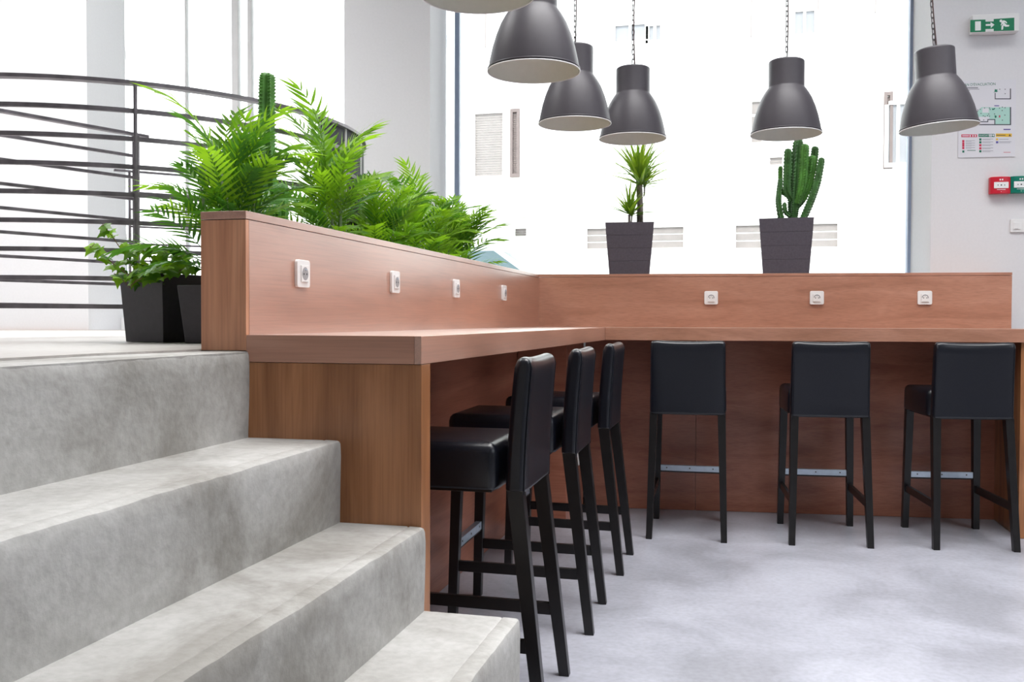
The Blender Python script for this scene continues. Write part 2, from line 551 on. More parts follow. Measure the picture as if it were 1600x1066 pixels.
# ------------------------------------------------------------------ low partition (L-shaped backrest of the counters)
lp = thing('left_partition', 'low wooden partition behind the left counter, carrying four sockets, palms behind it', 'partition')
yend = wy(PX, Y3)
MB().prism([(PX - 0.02, Y1 + 0.018), (PX, Y1 + 0.018), (PX, yend), (PX - 0.02, yend)], ZU + 0.006, ZT - 0.024).build('front_panel', M['wood_y'], lp)
MB().prism([(PX - PW, Y1 + 0.018), (PX - PW + 0.02, Y1 + 0.018), (PX - PW + 0.02, yend), (PX - PW, yend)], ZU + 0.006, ZT - 0.024).build('rear_panel', M['wood_y'], lp)
MB().box(PX - PW, PX, Y1, Y1 + 0.017, ZU + 0.002, ZT - 0.024).build('end_board', M['wood_end'], lp, bevel=0.0008)
MB().prism([(PX - PW, Y1 - 0.001), (PX + 0.001, Y1 - 0.001), (PX + 0.001, yend), (PX - PW, yend)], ZT - 0.022, ZT).build('cap', M['wood_y'], lp, bevel=0.0008)
MB().prism([(PX - PW + 0.005, Y1 + 0.02), (PX - 0.005, Y1 + 0.02), (PX - 0.005, yend), (PX - PW + 0.005, yend)], ZT - 0.0245, ZT - 0.0215).build('cap_joint', M['black'], lp)

def wbox(mb, x0, x1, a0, a1, z0, z1):                   # box between two planes parallel to the back wall
    return mb.prism([(x0, wy(x0, a0)), (x1, wy(x1, a0)), (x1, wy(x1, a1)), (x0, wy(x0, a1))], z0, z1)
bp_ = thing('back_partition', 'low wooden partition under the big window with three sockets and two potted plants on it', 'partition')
wbox(MB(), PX, XR, Y3, Y3 + 0.02, ZC - 0.001, ZT - 0.020).build('front_panel', M['wood_x'], bp_)
wbox(MB(), PX, XR + 0.001, Y3 - 0.001, YW - 0.003, ZT - 0.018, ZT).build('cap', M['wood_x'], bp_, bevel=0.0008)
wbox(MB(), XR - 0.018, XR, Y3 + 0.021, YW - 0.003, ZC - 0.001, ZT - 0.020).build('end_board', M['wood_z'], bp_)

# ------------------------------------------------------------------ left counter
lc = thing('left_counter', 'wooden bar counter along the low partition, its end panel standing at the stairs', 'counter')
yj = wy(AX, Y2)
MB().prism([(PX + 0.001, Y1 + 0.02), (AX - 0.02, Y1 + 0.02), (AX - 0.02, yj), (AX - 0.02, wy(AX - .02, Y3) - 0.001), (PX + 0.001, wy(PX, Y3) - 0.001)], ZC - 0.035, ZC).build('worktop', M['wood_y'], lc)
MB().box(AX - 0.0195, AX, Y1, yj, ZC - TC, ZC).build('front_fascia', M['wood_y'], lc, bevel=0.0008)
MB().box(PX + 0.001, AX - 0.020, Y1, Y1 + 0.0195, ZC - TC, ZC).build('end_fascia', M['wood_x'], lc, bevel=0.0008)
MB().box(PX - 0.006, AX, Y1 + 0.001, Y1 + 0.072, 0.002, ZC - TC - 0.0015).build('end_panel', M['wood_z'], lc, bevel=0.0008)
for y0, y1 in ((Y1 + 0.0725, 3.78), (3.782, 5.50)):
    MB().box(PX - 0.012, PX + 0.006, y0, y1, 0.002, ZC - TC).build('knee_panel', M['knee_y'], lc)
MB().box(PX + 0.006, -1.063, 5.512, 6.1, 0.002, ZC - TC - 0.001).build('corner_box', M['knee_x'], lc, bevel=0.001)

bc = thing('back_counter', 'wooden bar counter under the big window with three black stools at it', 'counter')
XC = 1.86
wbox(MB(), AX - 0.019, XC, Y2 + 0.02, Y3 - 0.001, ZC - 0.035, ZC - 0.0005).build('worktop', M['wood_x'], bc)
wbox(MB(), AX + 0.0005, XC, Y2, Y2 + 0.0195, ZC - TC, ZC).build('front_fascia', M['wood_x'], bc, bevel=0.0008)
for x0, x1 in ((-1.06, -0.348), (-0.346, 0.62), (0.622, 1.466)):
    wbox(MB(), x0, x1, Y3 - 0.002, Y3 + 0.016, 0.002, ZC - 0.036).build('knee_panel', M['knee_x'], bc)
MB().prism([(1.466, wy(1.466, Y3) + 0.0), (1.476, wy(1.476, Y2 + 0.025)), (1.516, wy(1.516, Y2 + 0.025)), (1.506, wy(1.506, Y3))], 0.002, ZC - 0.036).build('end_panel', M['wood_z'], bc, bevel=0.001)

# ------------------------------------------------------------------ wall sockets
def rrect(w_, h_, r, n=4):
    pts = []
    for cx, cy, a0 in ((w_ / 2 - r, h_ / 2 - r, 0), (-w_ / 2 + r, h_ / 2 - r, 90), (-w_ / 2 + r, -h_ / 2 + r, 180), (w_ / 2 - r, -h_ / 2 + r, 270)):
        for i in range(n + 1):
            a = math.radians(a0 + 90 * i / n)
            pts.append((cx + r * math.cos(a), cy + r * math.sin(a)))
    return pts
def plate(mb, pts, y0, y1, dx=0, dz=0):                  # outline in xz, extruded along -y
    n = len(pts)
    vs = [(x + dx, y0, z + dz) for x, z in pts] + [(x + dx, y1, z + dz) for x, z in pts]
    mb.add(vs, [tuple(range(n)), tuple(range(2 * n - 1, n - 1, -1))] + [(i, n + i, n + (i + 1) % n, (i + 1) % n) for i in range(n)])
    return mb
def circ(r, n=20, a0=0, a1=360):
    return [(r * math.cos(math.radians(a0 + (a1 - a0) * i / n)), r * math.sin(math.radians(a0 + (a1 - a0) * i / n))) for i in range(n)]
def make_socket(label, group=None, inset='white'):
    t = thing('wall_socket', label, 'socket', group=group)
    plate(MB(), rrect(0.086, 0.086, 0.010), 0, -0.011).build('cover_plate', M['white'], t, bevel=0.002)
    ins = plate(MB(), rrect(0.047, 0.052, 0.002), -0.011, -0.0155).build('socket_insert', M['white'], t, bevel=0.0008)
    plate(MB(), circ(0.0205, 28), -0.0155, -0.0160).build('recess', M[inset], ins)
    MB().tube([(0, -0.016, 0.0125), (0, -0.021, 0.0125)], 0.0024, 8).build('earth_pin', M['plate'], ins)
    for sx in (-1, 1):
        plate(MB(), circ(0.0031, 10), -0.016, -0.0163, dx=0.0095 * sx, dz=-0.001).build('hole', M['black'], ins)
    plate(MB(), [(-0.020, -0.0255), (0.020, -0.0255), (0.020, -0.0245), (-0.020, -0.0245)], -0.0155, -0.0158).build('seam', M['sockgrey'], ins)
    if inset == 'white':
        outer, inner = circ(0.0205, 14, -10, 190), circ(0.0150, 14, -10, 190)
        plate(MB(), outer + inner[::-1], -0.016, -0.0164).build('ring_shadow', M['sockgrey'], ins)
    return t
sock_l = [('white wall socket on the left partition nearest the stairs', 470, 428), ('white wall socket on the left partition, second from the stairs', 615, 441),
          ('white wall socket on the left partition, third from the stairs', 711, 451), ('white wall socket on the left partition nearest the corner', 786, 458)]
for lab, px, py in sock_l:
    s_ = make_socket(lab, 'sockets on the left partition', 'sockgrey')
    s_.location = on(px, py, 0, PX)
    s_.rotation_euler = (0, 0, PI / 2)
for lab, px in (('white wall socket on the back partition, above the stool nearest the corner', 1111), ('white wall socket on the back partition between the cactus and the middle stool', 1276), ('white wall socket on the back partition, rightmost of the row', 1444.5)):
    s_ = make_socket(lab, 'sockets on the back partition')
    s_.location = wall(px, 465.5, Y3)
    s_.rotation_euler = (0, 0, BETA)
s_ = make_socket('small white wall socket low in the dark corner under the counters')
s_.location = on(903, 716, 0, -1.063)
s_.rotation_euler = (0, 0, PI / 2)

# ------------------------------------------------------------------ bar stools
def make_stool(label, group):
    t = thing('bar_stool', label, 'stool', group=group)
    # seat cushion under a skirted cover: rounded, slightly crowned
    n = 10
    rings = []
    X, Ya, Yb = 0.213, -0.175, 0.262
    def outline(k, z, crown=0.0):
        r = 0.028
        pts = []
        for cx, cy, a0 in ((X - r, Yb - r, 0), (-X + r, Yb - r, 90), (-X + r, Ya + r, 180), (X - r, Ya + r, 270)):
            for i in range(5):
                a = math.radians(a0 + 90 * i / 4)
                pts.append((cx + (r + k) * math.cos(a), cy + (r + k) * math.sin(a), z))
        return pts
    prof = [(0.000, 0.712), (0.003, 0.722), (0.002, 0.78), (0.001, 0.825), (-0.004, 0.842), (-0.014, 0.852), (-0.026, 0.856)]
    rings = [outline(k, z) for k, z in prof]
    for sc_ in (0.7, 0.35, 0.02):
        rings.append([(x * sc_, (y - 0.04) * sc_ + 0.04, 0.857 + 0.006 * (1 - sc_)) for x, y, z in outline(-0.026, 0)])
    MB().loft(rings).build('seat', M['leather'], t, smooth=True)
    MB().box(-0.19, 0.19, -0.155, 0.235, 0.700, 0.714).build('seat_rail', M['blackwood'], t, bevel=0.002)
    # backrest cover: curved in plan and at its top edge
    nx, nz = 12, 12
    W2, T = 0.212, 0.068
    def bp(i, j, side):
        x = -W2 + 2 * W2 * i / nx
        z = j / nz
        xa = x / W2
        zz = 0.700 + 0.422 * z
        if j == nz:
            zz += 0.008 * xa * xa - 0.006
        zz += -0.012 * (1 - z) * (abs(xa) ** 4) * 0
        yc = -0.232 - 0.030 * z ** 1.5 - 0.010 * xa * xa * z + 0.012 * z
        th = T * (1 - 0.10 * z)
        ed = 1 - max(0, (abs(xa) - 0.9) / 0.1) ** 2 * 0.16
        tp = 1 - (max(0, (z - 0.93) / 0.07) ** 2) * 0.35
        return (x * (1 - 0.02 * z), yc + side * th / 2 * ed * tp, zz - (0.006 if j == nz and abs(xa) > 0.99 else 0))
    vs, idx = [], {}
    def V(i, j, s):
        k = (i, j, s)
        if k not in idx:
            idx[k] = len(vs)
            vs.append(bp(i, j, s))
        return idx[k]
    fs = []
    for i in range(nx):
        for j in range(nz):
            fs.append((V(i, j, -1), V(i + 1, j, -1), V(i + 1, j + 1, -1), V(i, j + 1, -1)))
            fs.append((V(i, j, 1), V(i, j + 1, 1), V(i + 1, j + 1, 1), V(i + 1, j, 1)))
        fs.append((V(i, 0, -1), V(i, 0, 1), V(i + 1, 0, 1), V(i + 1, 0, -1)))
        fs.append((V(i, nz, -1), V(i + 1, nz, -1), V(i + 1, nz, 1), V(i, nz, 1)))
    for j in range(nz):
        fs.append((V(0, j, -1), V(0, j + 1, -1), V(0, j + 1, 1), V(0, j, 1)))
        fs.append((V(nx, j, -1), V(nx, j, 1), V(nx, j + 1, 1), V(nx, j + 1, -1)))
    br = MB().add(vs, fs).build('backrest', M['leather'], t, bevel=0.017, seg=4)
    # stitched seams down the rear edges and a small fastening loop at the lower corner
    for sx in (-1, 1):
        pts = []
        for j in range(0, nz + 1):
            p = bp(0 if sx < 0 else nx, j, -1)
            pts.append((p[0] - sx * 0.008, p[1] - 0.0005, p[2] - (0.012 if j == nz else 0)))
        MB().tube(pts, 0.0022, 5).build('piping', M['leather'], br)
    # legs
    def leg(x0, y0, x1, y1, ztop, w0, w1, d0, d1):       # bottom x0,y0 -> top x1,y1
        r = []
        for x, y, z, w_, d_ in ((x0, y0, 0, w0, d0), (x1, y1, ztop, w1, d1)):
            r.append([(x - w_ / 2, y - d_ / 2, z), (x + w_ / 2, y - d_ / 2, z), (x + w_ / 2, y + d_ / 2, z), (x - w_ / 2, y + d_ / 2, z)])
        return MB().loft(r)
    for sx in (-1, 1):
        leg(sx * 0.203, 0.243, sx * 0.190, 0.222, 0.712, 0.036, 0.044, 0.036, 0.044).build('leg', M['blackwood'], t, bevel=0.002)
        leg(sx * 0.207, -0.318, sx * 0.189, -0.232, 0.712, 0.034, 0.044, 0.036, 0.052).build('leg', M['blackwood'], t, bevel=0.002)
        MB().bar((sx * 0.198, -0.290, 0.232), (sx * 0.198, 0.232, 0.238), 0.020, 0.042).build('side_rail', M['blackwood'], t, bevel=0.002)
    MB().box(-0.185, 0.185, 0.222, 0.244, 0.296, 0.336).build('footrest_rail', M['blackwood'], t, bevel=0.002)
    pl = MB().box(-0.178, 0.178, 0.2195, 0.2465, 0.305, 0.3395).build('footrest_plate', M['plate'], t, bevel=0.001)
    pl['label'] = 'steel footrest plate with screws'
    for x in (-0.14, 0.0, 0.14):
        plate(MB(), circ(0.0042, 8), 0.2195, 0.2182, dx=x, dz=0.324).build('screw', M['chain'], pl)
    return t
st = []
gA, gB = 'bar stools at the left counter', 'bar stools at the back counter'
first = make_stool('black leatherette bar stool at the left counter nearest the stairs, largest in view', gA)
P4 = lambda a, b, c: (a, b, c)
# (centre x, y, heading of the sitter)
rear = [((-0.618, 3.010), PI / 2 + 0.02), ((-0.615, 3.868), PI / 2 + 0.03), ((-0.610, 4.761), PI / 2 + 0.01)]
labs = [None, 'black leatherette bar stool at the left counter, middle of the row of three', 'black leatherette bar stool at the left counter, nearest the corner']
def put(o, rx, ry, rz):                                   # rear feet midpoint -> origin
    d = Vector((0, 0.318, 0))
    d.rotate(Euler((0, 0, rz)))
    o.location = (rx + d.x, ry + d.y, 0)
    o.rotation_euler = (0, 0, rz)
for i, ((x, y), rz) in enumerate(rear):
    o = first if i == 0 else copy_tree(first)
    if labs[i]:
        o['label'] = labs[i]
    put(o, x, y, rz)
for (x, y), rz, lab in (((-0.348, 5.368), 0.03, 'black leatherette bar stool squarely facing the back counter, nearest the corner'),
                        ((0.428, 5.430), 0.09, 'black leatherette bar stool at the back counter, middle of its three, below the cactus'),
                        ((1.178, 5.530), 0.145, 'black leatherette bar stool at the back counter beside its right end panel')):
    o = copy_tree(first)
    o['label'] = lab
    o['group'] = gB
    put(o, x, y, rz)

# ------------------------------------------------------------------ pendant lamps
def make_lamp(label):
    t = thing('pendant_lamp', label, 'lamp', group='grey bell-shaped pendant lamps over the counters')
    prof = [(0.1900, 0.000), (0.1885, 0.012), (0.183, 0.045), (0.172, 0.095), (0.157, 0.145), (0.138, 0.193), (0.120, 0.225), (0.108, 0.243), (0.103, 0.250)]
    MB().lathe([(r, z) for r, z in prof], 64).build('shade', M['lamp'], t, smooth=True)
    inn = [(r - 0.003, z) for r, z in prof[:-1]] + [(0.098, 0.249), (0.0, 0.30)]
    MB().lathe(inn, 64).build('shade_lining', M['lampin'], t, smooth=True)['label'] = 'pale inside of the shade'
    rim = [(0.1915 + 0.0026 * math.cos(a), 0.0026 * math.sin(a)) for a in [2 * PI * i / 8 for i in range(9)]]
    MB().lathe(rim, 64).build('rim', M['lamprim'], t, smooth=True)['label'] = 'bright bare rim'
    ring = [(0.1905, 0.005), (0.1925, 0.007), (0.1925, 0.011), (0.189, 0.013)]
    MB().lathe(ring, 64).build('rolled_edge', M['lamp'], t, smooth=True)
    cap = [(0.103, 0.250), (0.0985, 0.256), (0.0965, 0.262), (0.0965, 0.395), (0.095, 0.401), (0.089, 0.405), (0.0, 0.407)]
    MB().lathe(cap, 48).build('neck', M['lamp'], t, smooth=True)
    MB().lathe([(0.02, 0.405), (0.02, 0.418), (0.012, 0.424), (0, 0.424)], 16).build('cord_grip', M['lamp'], t, smooth=True)
    MB().lathe([(0.0, 0.10), (0.018, 0.105), (0.028, 0.13), (0.024, 0.16), (0.014, 0.18), (0.014, 0.24)], 20).build('bulb', M['signwhite'], t, smooth=True)
    ch = MB()
    L, z = 0.034, 0.424
    ztop = ZCEIL - 2.27
    k = 0
    while z < ztop - 0.01:
        pts = []
        for i in range(10):
            a = 2 * PI * i / 10
            u, v = 0.0078 * math.cos(a), (L / 2 + 0.003) * math.sin(a)
            v = max(-L / 2, min(L / 2, v * 1.25))
            ang = 0.5 if k % 2 == 0 else 0.5 + PI / 2
            pts.append((u * math.cos(ang), u * math.sin(ang), z + L / 2 + v))
        pts.append(pts[0])
        ch.tube(pts, 0.0023, 5, cap=False)
        z += L - 0.006
        k += 1
    c_ = ch.build('chain', M['chain'], t)
    c_['kind'] = 'stuff'
    cp = [(0.010 + 0.008 * math.sin(zz * 7.3), 0.006 * math.cos(zz * 5.1), zz) for zz in [0.42 + i * 0.03 for i in range(int((ztop - 0.42) / 0.03) + 1)]]
    MB().tube([(0.0, 0, 0.405)] + cp, 0.0034, 6).build('cord', M['cord'], t, smooth=True)
    MB().lathe([(0.0, ztop), (0.05, ztop - 0.002), (0.05, ztop - 0.025), (0.03, ztop - 0.04), (0.0, ztop - 0.04)], 24).build('ceiling_rose', M['lamp'], t, smooth=True)
    return t
lamp0 = make_lamp('grey bell pendant lamp, only its pale underside in view at the top edge')
lamps = [(746, -8, 3.16, None, (0, 0)),
         (834, 112, 3.93, 'large grey bell pendant lamp, second nearest, over the nearest stool', (0, 0)),
         (898, 193.5, 5.02, 'grey bell pendant lamp partly hidden behind the large nearer one', (0, 0)),
         (988.5, 217, 5.46, 'grey bell pendant lamp hanging over the spiky potted plant', (0, 0)),
         (1228, 210, 5.26, 'grey bell pendant lamp hanging over the cactus', (0, 0)),
         (1467, 200.5, 4.89, 'slightly tilted grey bell pendant lamp in front of the evacuation poster', (0, math.radians(-4.0)))]
for i, (px, py, D, lab, tilt) in enumerate(lamps):
    o = lamp0 if i == 0 else copy_tree(lamp0)
    if lab:
        o['label'] = lab
    o.location = depth(px, py, D)
    o.rotation_euler = (tilt[0], tilt[1], rnd.uniform(0, 3) if i not in (5,) else YAW)

# ------------------------------------------------------------------ railings on the upper floor
RC, RR = Vector((-3.103, 4.164, 0)), 1.216
def arc(a0, a1, r=RR, n=None):
    n = n or max(4, int(abs(a1 - a0) / 3))
    return [(RC.x + r * math.cos(math.radians(a0 + (a1 - a0) * i / n)), RC.y + r * math.sin(math.radians(a0 + (a1 - a0) * i / n))) for i in range(n + 1)]
def band(a0, a1, r0, r1, z0, z1):
    n = max(4, int(abs(a1 - a0) / 3))
    A, B = arc(a0, a1, r0, n), arc(a0, a1, r1, n)
    return MB().loft([[(*A[i], z0), (*B[i], z0), (*B[i], z1), (*A[i], z1)] for i in range(n + 1)])
cr = thing('curved_railing', 'round dark steel railing with nine horizontal bars on the upper floor', 'railing', (0, 0, 0))
ZTOP = 2.15
band(-150, 38, RR - 0.022, RR + 0.018, ZTOP - 0.008, ZTOP + 0.006).build('handrail', M['steel'], cr)
for i in range(1, 9):
    z = ZTOP - 0.1085 * i
    band(-150, 10, RR - 0.008, RR + 0.008, z - 0.0085, z + 0.0085).build('bar', M['steel'], cr)
for a in (-148, -99, -50.5):
    x, y = RC.x + (RR + 0.012) * math.cos(math.radians(a)), RC.y + (RR + 0.012) * math.sin(math.radians(a))
    MB().tube([(x, y, ZU + 0.006), (x, y, ZTOP - 0.008)], 0.0075, 8).build('post', M['steel'], cr)
for a0, a1 in ((-9.5, 1.0), (2.0, 13.5), (14.5, 26)):
    band(a0, a1, RR - 0.004, RR + 0.004, ZU + 0.02, ZTOP - 0.01).build('sheet_panel', M['sheet'], cr)
for a in (-10, 1.5, 14, 26.5):
    x, y = RC.x + (RR + 0.004) * math.cos(math.radians(a)), RC.y + (RR + 0.004) * math.sin(math.radians(a))
    MB().tube([(x, y, ZU + 0.006), (x, y, ZTOP - 0.008)], 0.006, 8).build('post', M['paleframe'], cr)['label'] = 'pale steel post'
sr = thing('straight_railing', 'straight dark steel railing receding inside the round one, upright end post', 'railing')
pa, pb = Vector((-3.395, 3.052, 0)), Vector((-2.978, 4.132, 0))
dr = (pb - pa).normalized()
MB().bar(pa + Z0 * ZTOP, pb + dr * 0.06 + Z0 * ZTOP, 0.035, 0.014).build('handrail', M['steel'], sr)
for i in range(1, 9):
    z = ZTOP - 0.1065 * i
    MB().bar(pa + Z0 * z, pb + Z0 * z, 0.014, 0.014).build('bar', M['steel'], sr)
MB().box(pb.x - 0.020, pb.x + 0.014, pb.y - 0.006, pb.y + 0.006, ZU + 0.006, ZTOP - 0.007).build('post', M['steel'], sr)
MB().tube([(pa.x, pa.y, ZU + 0.006), (pa.x, pa.y, ZTOP - 0.007)], 0.01, 8).build('post', M['steel'], sr)
fr = thing('far_railing', 'thin steel railing farthest back, seen between the bars above the ivy', 'railing')
pc, pd = Vector((-3.816, 5.074, 0)), Vector((-3.12, 5.78, 0))
MB().bar(pc + Z0 * ZTOP, pd + Z0 * ZTOP, 0.03, 0.012).build('handrail', M['steel'], fr)
df = (pd - pc).normalized()
for i in range(1, 9):
    z = ZTOP - 0.1065 * (i + 0.2)
    MB().bar(pc + df * 0.09 + Z0 * z, pd + Z0 * z, 0.010, 0.011).build('bar', M['steel'], fr)
for q in (pc + df * 0.09, pd):
    MB().tube([(q.x, q.y, ZU + 0.006), (q.x, q.y, ZTOP - 0.006)], 0.008, 8).build('post', M['steel'], fr)

# ------------------------------------------------------------------ planters and plants
def square_pot(mb, w0, w1, h, z=0.0, t=0.008):
    # outer wall, rim, inner wall
    def sq(w_, zz):
        a = w_ / 2
        return [(-a, -a, zz), (a, -a, zz), (a, a, zz), (-a, a, zz)]
    mb.loft([sq(w0, z), sq(w1, z + h), sq(w1 - 2 * t, z + h), sq(w1 - 2 * t - 0.01, z + h - 0.03)], cap=True)
    return mb
def leaflet(mb, p, d, up, L, w_, droop):
    d = d.normalized()
    s = d.cross(up).normalized()
    pts = []
    q = p.copy()
    k = 4
    wid = (0.35, 1.0, 0.82, 0.4, 0.0)
    dd = d.copy()
    for i in range(k + 1):
        pts.append((q.copy(), wid[i] * w_ / 2, dd.copy()))
        dd = (dd - Z0 * droop).normalized()
        q = q + dd * (L / k)
    vs, fs = [], []
    for q, hw, dd in pts[:-1]:
        vs += [q + s * hw + up * hw * 0.3, q - s * hw + up * hw * 0.3]
    vs.append(pts[-1][0])
    for i in range(k - 1):
        fs.append((2 * i, 2 * i + 1, 2 * i + 3, 2 * i + 2))
    fs.append((2 * k - 2, 2 * k - 1, 2 * k))
    mb.add(vs, fs)
def frond_mesh(seed, mt, L=0.42, n=11, ll=0.15):
    r = random.Random(seed)
    mb = MB()
    pts = []
    q = Vector((0, 0, 0))
    ang = 0.25
    N = 16
    for i in range(N + 1):
        pts.append(q.copy())
        ang -= (0.012 + 0.075 * i / N + 0.03 * r.random()) * (L / 0.42)
        q = q + Vector((math.cos(ang), 0, math.sin(ang))) * (L / N)
    mb.tube(pts, [0.0028 - 0.0018 * i / N for i in range(N + 1)], 4, cap=False)
    for i in range(n):
        t = 0.22 + 0.76 * i / (n - 1)
        k = min(N - 1, int(t * N))
        p = pts[k].lerp(pts[k + 1], t * N - k)
        ax = (pts[k + 1] - pts[k]).normalized()
        l = ll * (0.55 + 0.45 * math.sin(PI * (0.18 + 0.72 * t))) * r.uniform(0.85, 1.1)
        for s in (-1, 1):
            fwd = 0.55 + 0.8 * t
            d = ax * fwd + Vector((0, s, 0)) + Vector((0, 0, 0.25 + r.uniform(-0.15, 0.15)))
            upv = Vector((0, 0, 1))
            leaflet(mb, p + ax * r.uniform(0, 0.006), d, upv, l, r.uniform(0.013, 0.018), r.uniform(0.03, 0.16))
    leaflet(mb, pts[-1], (pts[-1] - pts[-2]), Z0, ll * 0.7, 0.018, 0.1)
    return mb.mesh('frond', mt)
fr_meshes = [frond_mesh(10 + i, M['palm'], 0.34 + 0.03 * i, 9 + i % 4, 0.115 + 0.012 * i) for i in range(6)]
fr_dark = [frond_mesh(30 + i, M['palmdark'], 0.34 + 0.03 * i, 9 + i % 4, 0.125 + 0.005 * i) for i in range(4)]
def make_palm(label, x, y, nfr, spread, ztop, dark=0.3, pw=0.24, ph=0.2, lean=0.0, seed=0, size=1.0, wisps=3):
    r = random.Random(seed)
    t = thing('potted_palm', label, 'plant', (x, y, ZU + 0.006), 0, 'parlour palms in a row behind the left partition')
    pt = square_pot(MB(), pw * 0.84, pw, ph).build('pot', M['blackpot'], t, bevel=0.003)
    MB().box(-pw * 0.46, pw * 0.46, -pw * 0.46, pw * 0.46, ph - 0.035, ph - 0.022).build('soil', M['soil'], t)
    H = ztop - ZU
    st_ = MB()
    for k in range(12):
        a = r.uniform(0, 2 * PI)
        d = r.uniform(0.02, pw * 0.36)
        b = Vector((d * math.cos(a), d * math.sin(a), ph - 0.03))
        e = b + Vector((0.35 * d * math.cos(a) + lean * 0.1, 0.35 * d * math.sin(a), (H - ph) * r.uniform(0.45, 0.75)))
        st_.tube([b, b.lerp(e, 0.5) + Vector((0.01, 0, 0)), e], 0.0045, 6)
    o = st_.build('stems', M['stem'], t, smooth=True)
    o['kind'] = 'stuff'
    for k in range(nfr):
        az = r.uniform(0, 2 * PI)
        h = r.random()
        el = math.radians(22 + 56 * h + r.uniform(-14, 10))
        d = r.uniform(0.0, 0.07)
        z = ph + (H - ph) * (0.05 + 0.50 * h) + r.uniform(-0.03, 0.03)
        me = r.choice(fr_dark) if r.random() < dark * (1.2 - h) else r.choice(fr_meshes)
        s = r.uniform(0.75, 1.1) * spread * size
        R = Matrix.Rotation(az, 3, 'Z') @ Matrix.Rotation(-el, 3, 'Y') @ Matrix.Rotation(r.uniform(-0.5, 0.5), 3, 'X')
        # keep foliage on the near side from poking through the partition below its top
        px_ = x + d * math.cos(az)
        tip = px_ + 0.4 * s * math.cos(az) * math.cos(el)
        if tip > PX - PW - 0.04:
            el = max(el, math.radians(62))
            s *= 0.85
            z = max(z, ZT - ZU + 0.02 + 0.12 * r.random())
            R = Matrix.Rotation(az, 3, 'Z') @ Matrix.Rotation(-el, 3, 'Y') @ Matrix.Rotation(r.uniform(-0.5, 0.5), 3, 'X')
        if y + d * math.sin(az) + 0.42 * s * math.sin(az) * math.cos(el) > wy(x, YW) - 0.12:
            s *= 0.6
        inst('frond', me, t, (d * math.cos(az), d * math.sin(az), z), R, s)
    for k in range(wisps):
        az = r.uniform(PI * 0.45, PI * 1.55)
        el = math.radians(r.uniform(58, 84))
        R = Matrix.Rotation(az, 3, 'Z') @ Matrix.Rotation(-el, 3, 'Y') @ Matrix.Rotation(r.uniform(-0.8, 0.8), 3, 'X')
        inst('frond', r.choice(fr_meshes), t, (0.02 * math.cos(az), 0.02 * math.sin(az), H * r.uniform(0.62, 0.8)), R, r.uniform(0.7, 0.95))
    return t
make_palm('bushy parlour palm leaning left past the near end of the partition', -1.80, 3.00, 84, 0.72, 1.92, 0.75, seed=3)
make_palm('parlour palm just right of the tall cactus column', -1.76, 3.74, 56, 0.78, 2.02, 0.6, 0.2, seed=4, wisps=8)
make_palm('parlour palm in the middle of the row, in front of the white pier', -1.78, 4.36, 54, 0.8, 1.86, 0.35, seed=5)
make_palm('bright green parlour palm under the right side of the white pier', -1.78, 4.98, 56, 0.86, 1.92, 0.15, seed=6)
make_palm('parlour palm last in the row, beside the corner of the partitions', -1.80, 5.66, 66, 0.86, 1.9, 0.2, seed=8)

# ridged cactus column
def ridged(mb, path, rads, ribs=5, n=20, tooth=0.016, depth_=0.42, ph=0.0):
    pts = [Vector(p) for p in path]
    # resample with catmull-rom
    def cr_(t):
        k = min(len(pts) - 2, int(t))
        u = t - k
        p0, p1, p2, p3 = pts[max(k - 1, 0)], pts[k], pts[k + 1], pts[min(k + 2, len(pts) - 1)]
        return 0.5 * ((2 * p1) + (p2 - p0) * u + (2 * p0 - 5 * p1 + 4 * p2 - p3) * u * u + (3 * p1 - p0 - 3 * p2 + p3) * u ** 3)
    Ltot = sum((pts[i + 1] - pts[i]).length for i in range(len(pts) - 1))
    N = max(10, int(Ltot / 0.0055))
    rings = []
    for i in range(N + 1):
        t = i / N
        p = cr_(t * (len(pts) - 1))
        q = cr_(min(1, t + 0.01) * (len(pts) - 1)) - cr_(max(0, t - 0.01) * (len(pts) - 1))
        d = q.normalized()
        x = d.cross(Vector((0.05, 1, 0.03))).normalized()
        y = d.cross(x)
        tt = t * (len(rads) - 1)
        k = min(len(rads) - 2, int(tt))
        rad = rads[k] + (rads[k + 1] - rads[k]) * (tt - k)
        e = (1 - t) * Ltot
        if e < rad * 1.3:
            rad *= math.sqrt(max(0.02, 1 - (1 - e / (rad * 1.3)) ** 2))
        rg = []
        M_ = ribs * 4
        for j in range(M_):
            a = 2 * PI * j / M_ + ph
            c = math.cos(ribs * (a - ph))
            sharp = max(0, c) ** 2
            tw = 1 + sharp * (0.16 if i % 3 == 0 else -0.05)
            rr_ = rad * 1.06 * ((1 - depth_) + depth_ * (0.5 + 0.5 * c)) * tw
            rg.append(p + (x * math.cos(a) + y * math.sin(a)) * rr_)
        rings.append(rg)
    return mb.loft(rings)
tcx, tcy = -1.85, 3.40
tall = thing('tall_cactus', 'tall slim columnar cactus rising above the palms and the railing', 'cactus', (tcx, tcy, ZU + 0.006))
square_pot(MB(), 0.14, 0.17, 0.17).build('pot', M['blackpot'], tall, bevel=0.003)
MB().box(-0.076, 0.076, -0.076, 0.076, 0.14, 0.15).build('soil', M['soil'], tall)
ridged(MB(), [(0, 0, 0.145), (0.005, 0, 0.5), (-0.012, 0, 0.8), (-0.01, 0, 1.055)], [0.03, 0.034, 0.030, 0.033, 0.031], 5).build('stem', M['cactuslight'], tall)
ridged(MB(), [(0.0, 0, 0.35), (0.045, 0.01, 0.42), (0.05, 0.01, 0.62)], [0.02, 0.024, 0.022], 5).build('stem', M['cactuslight'], tall)
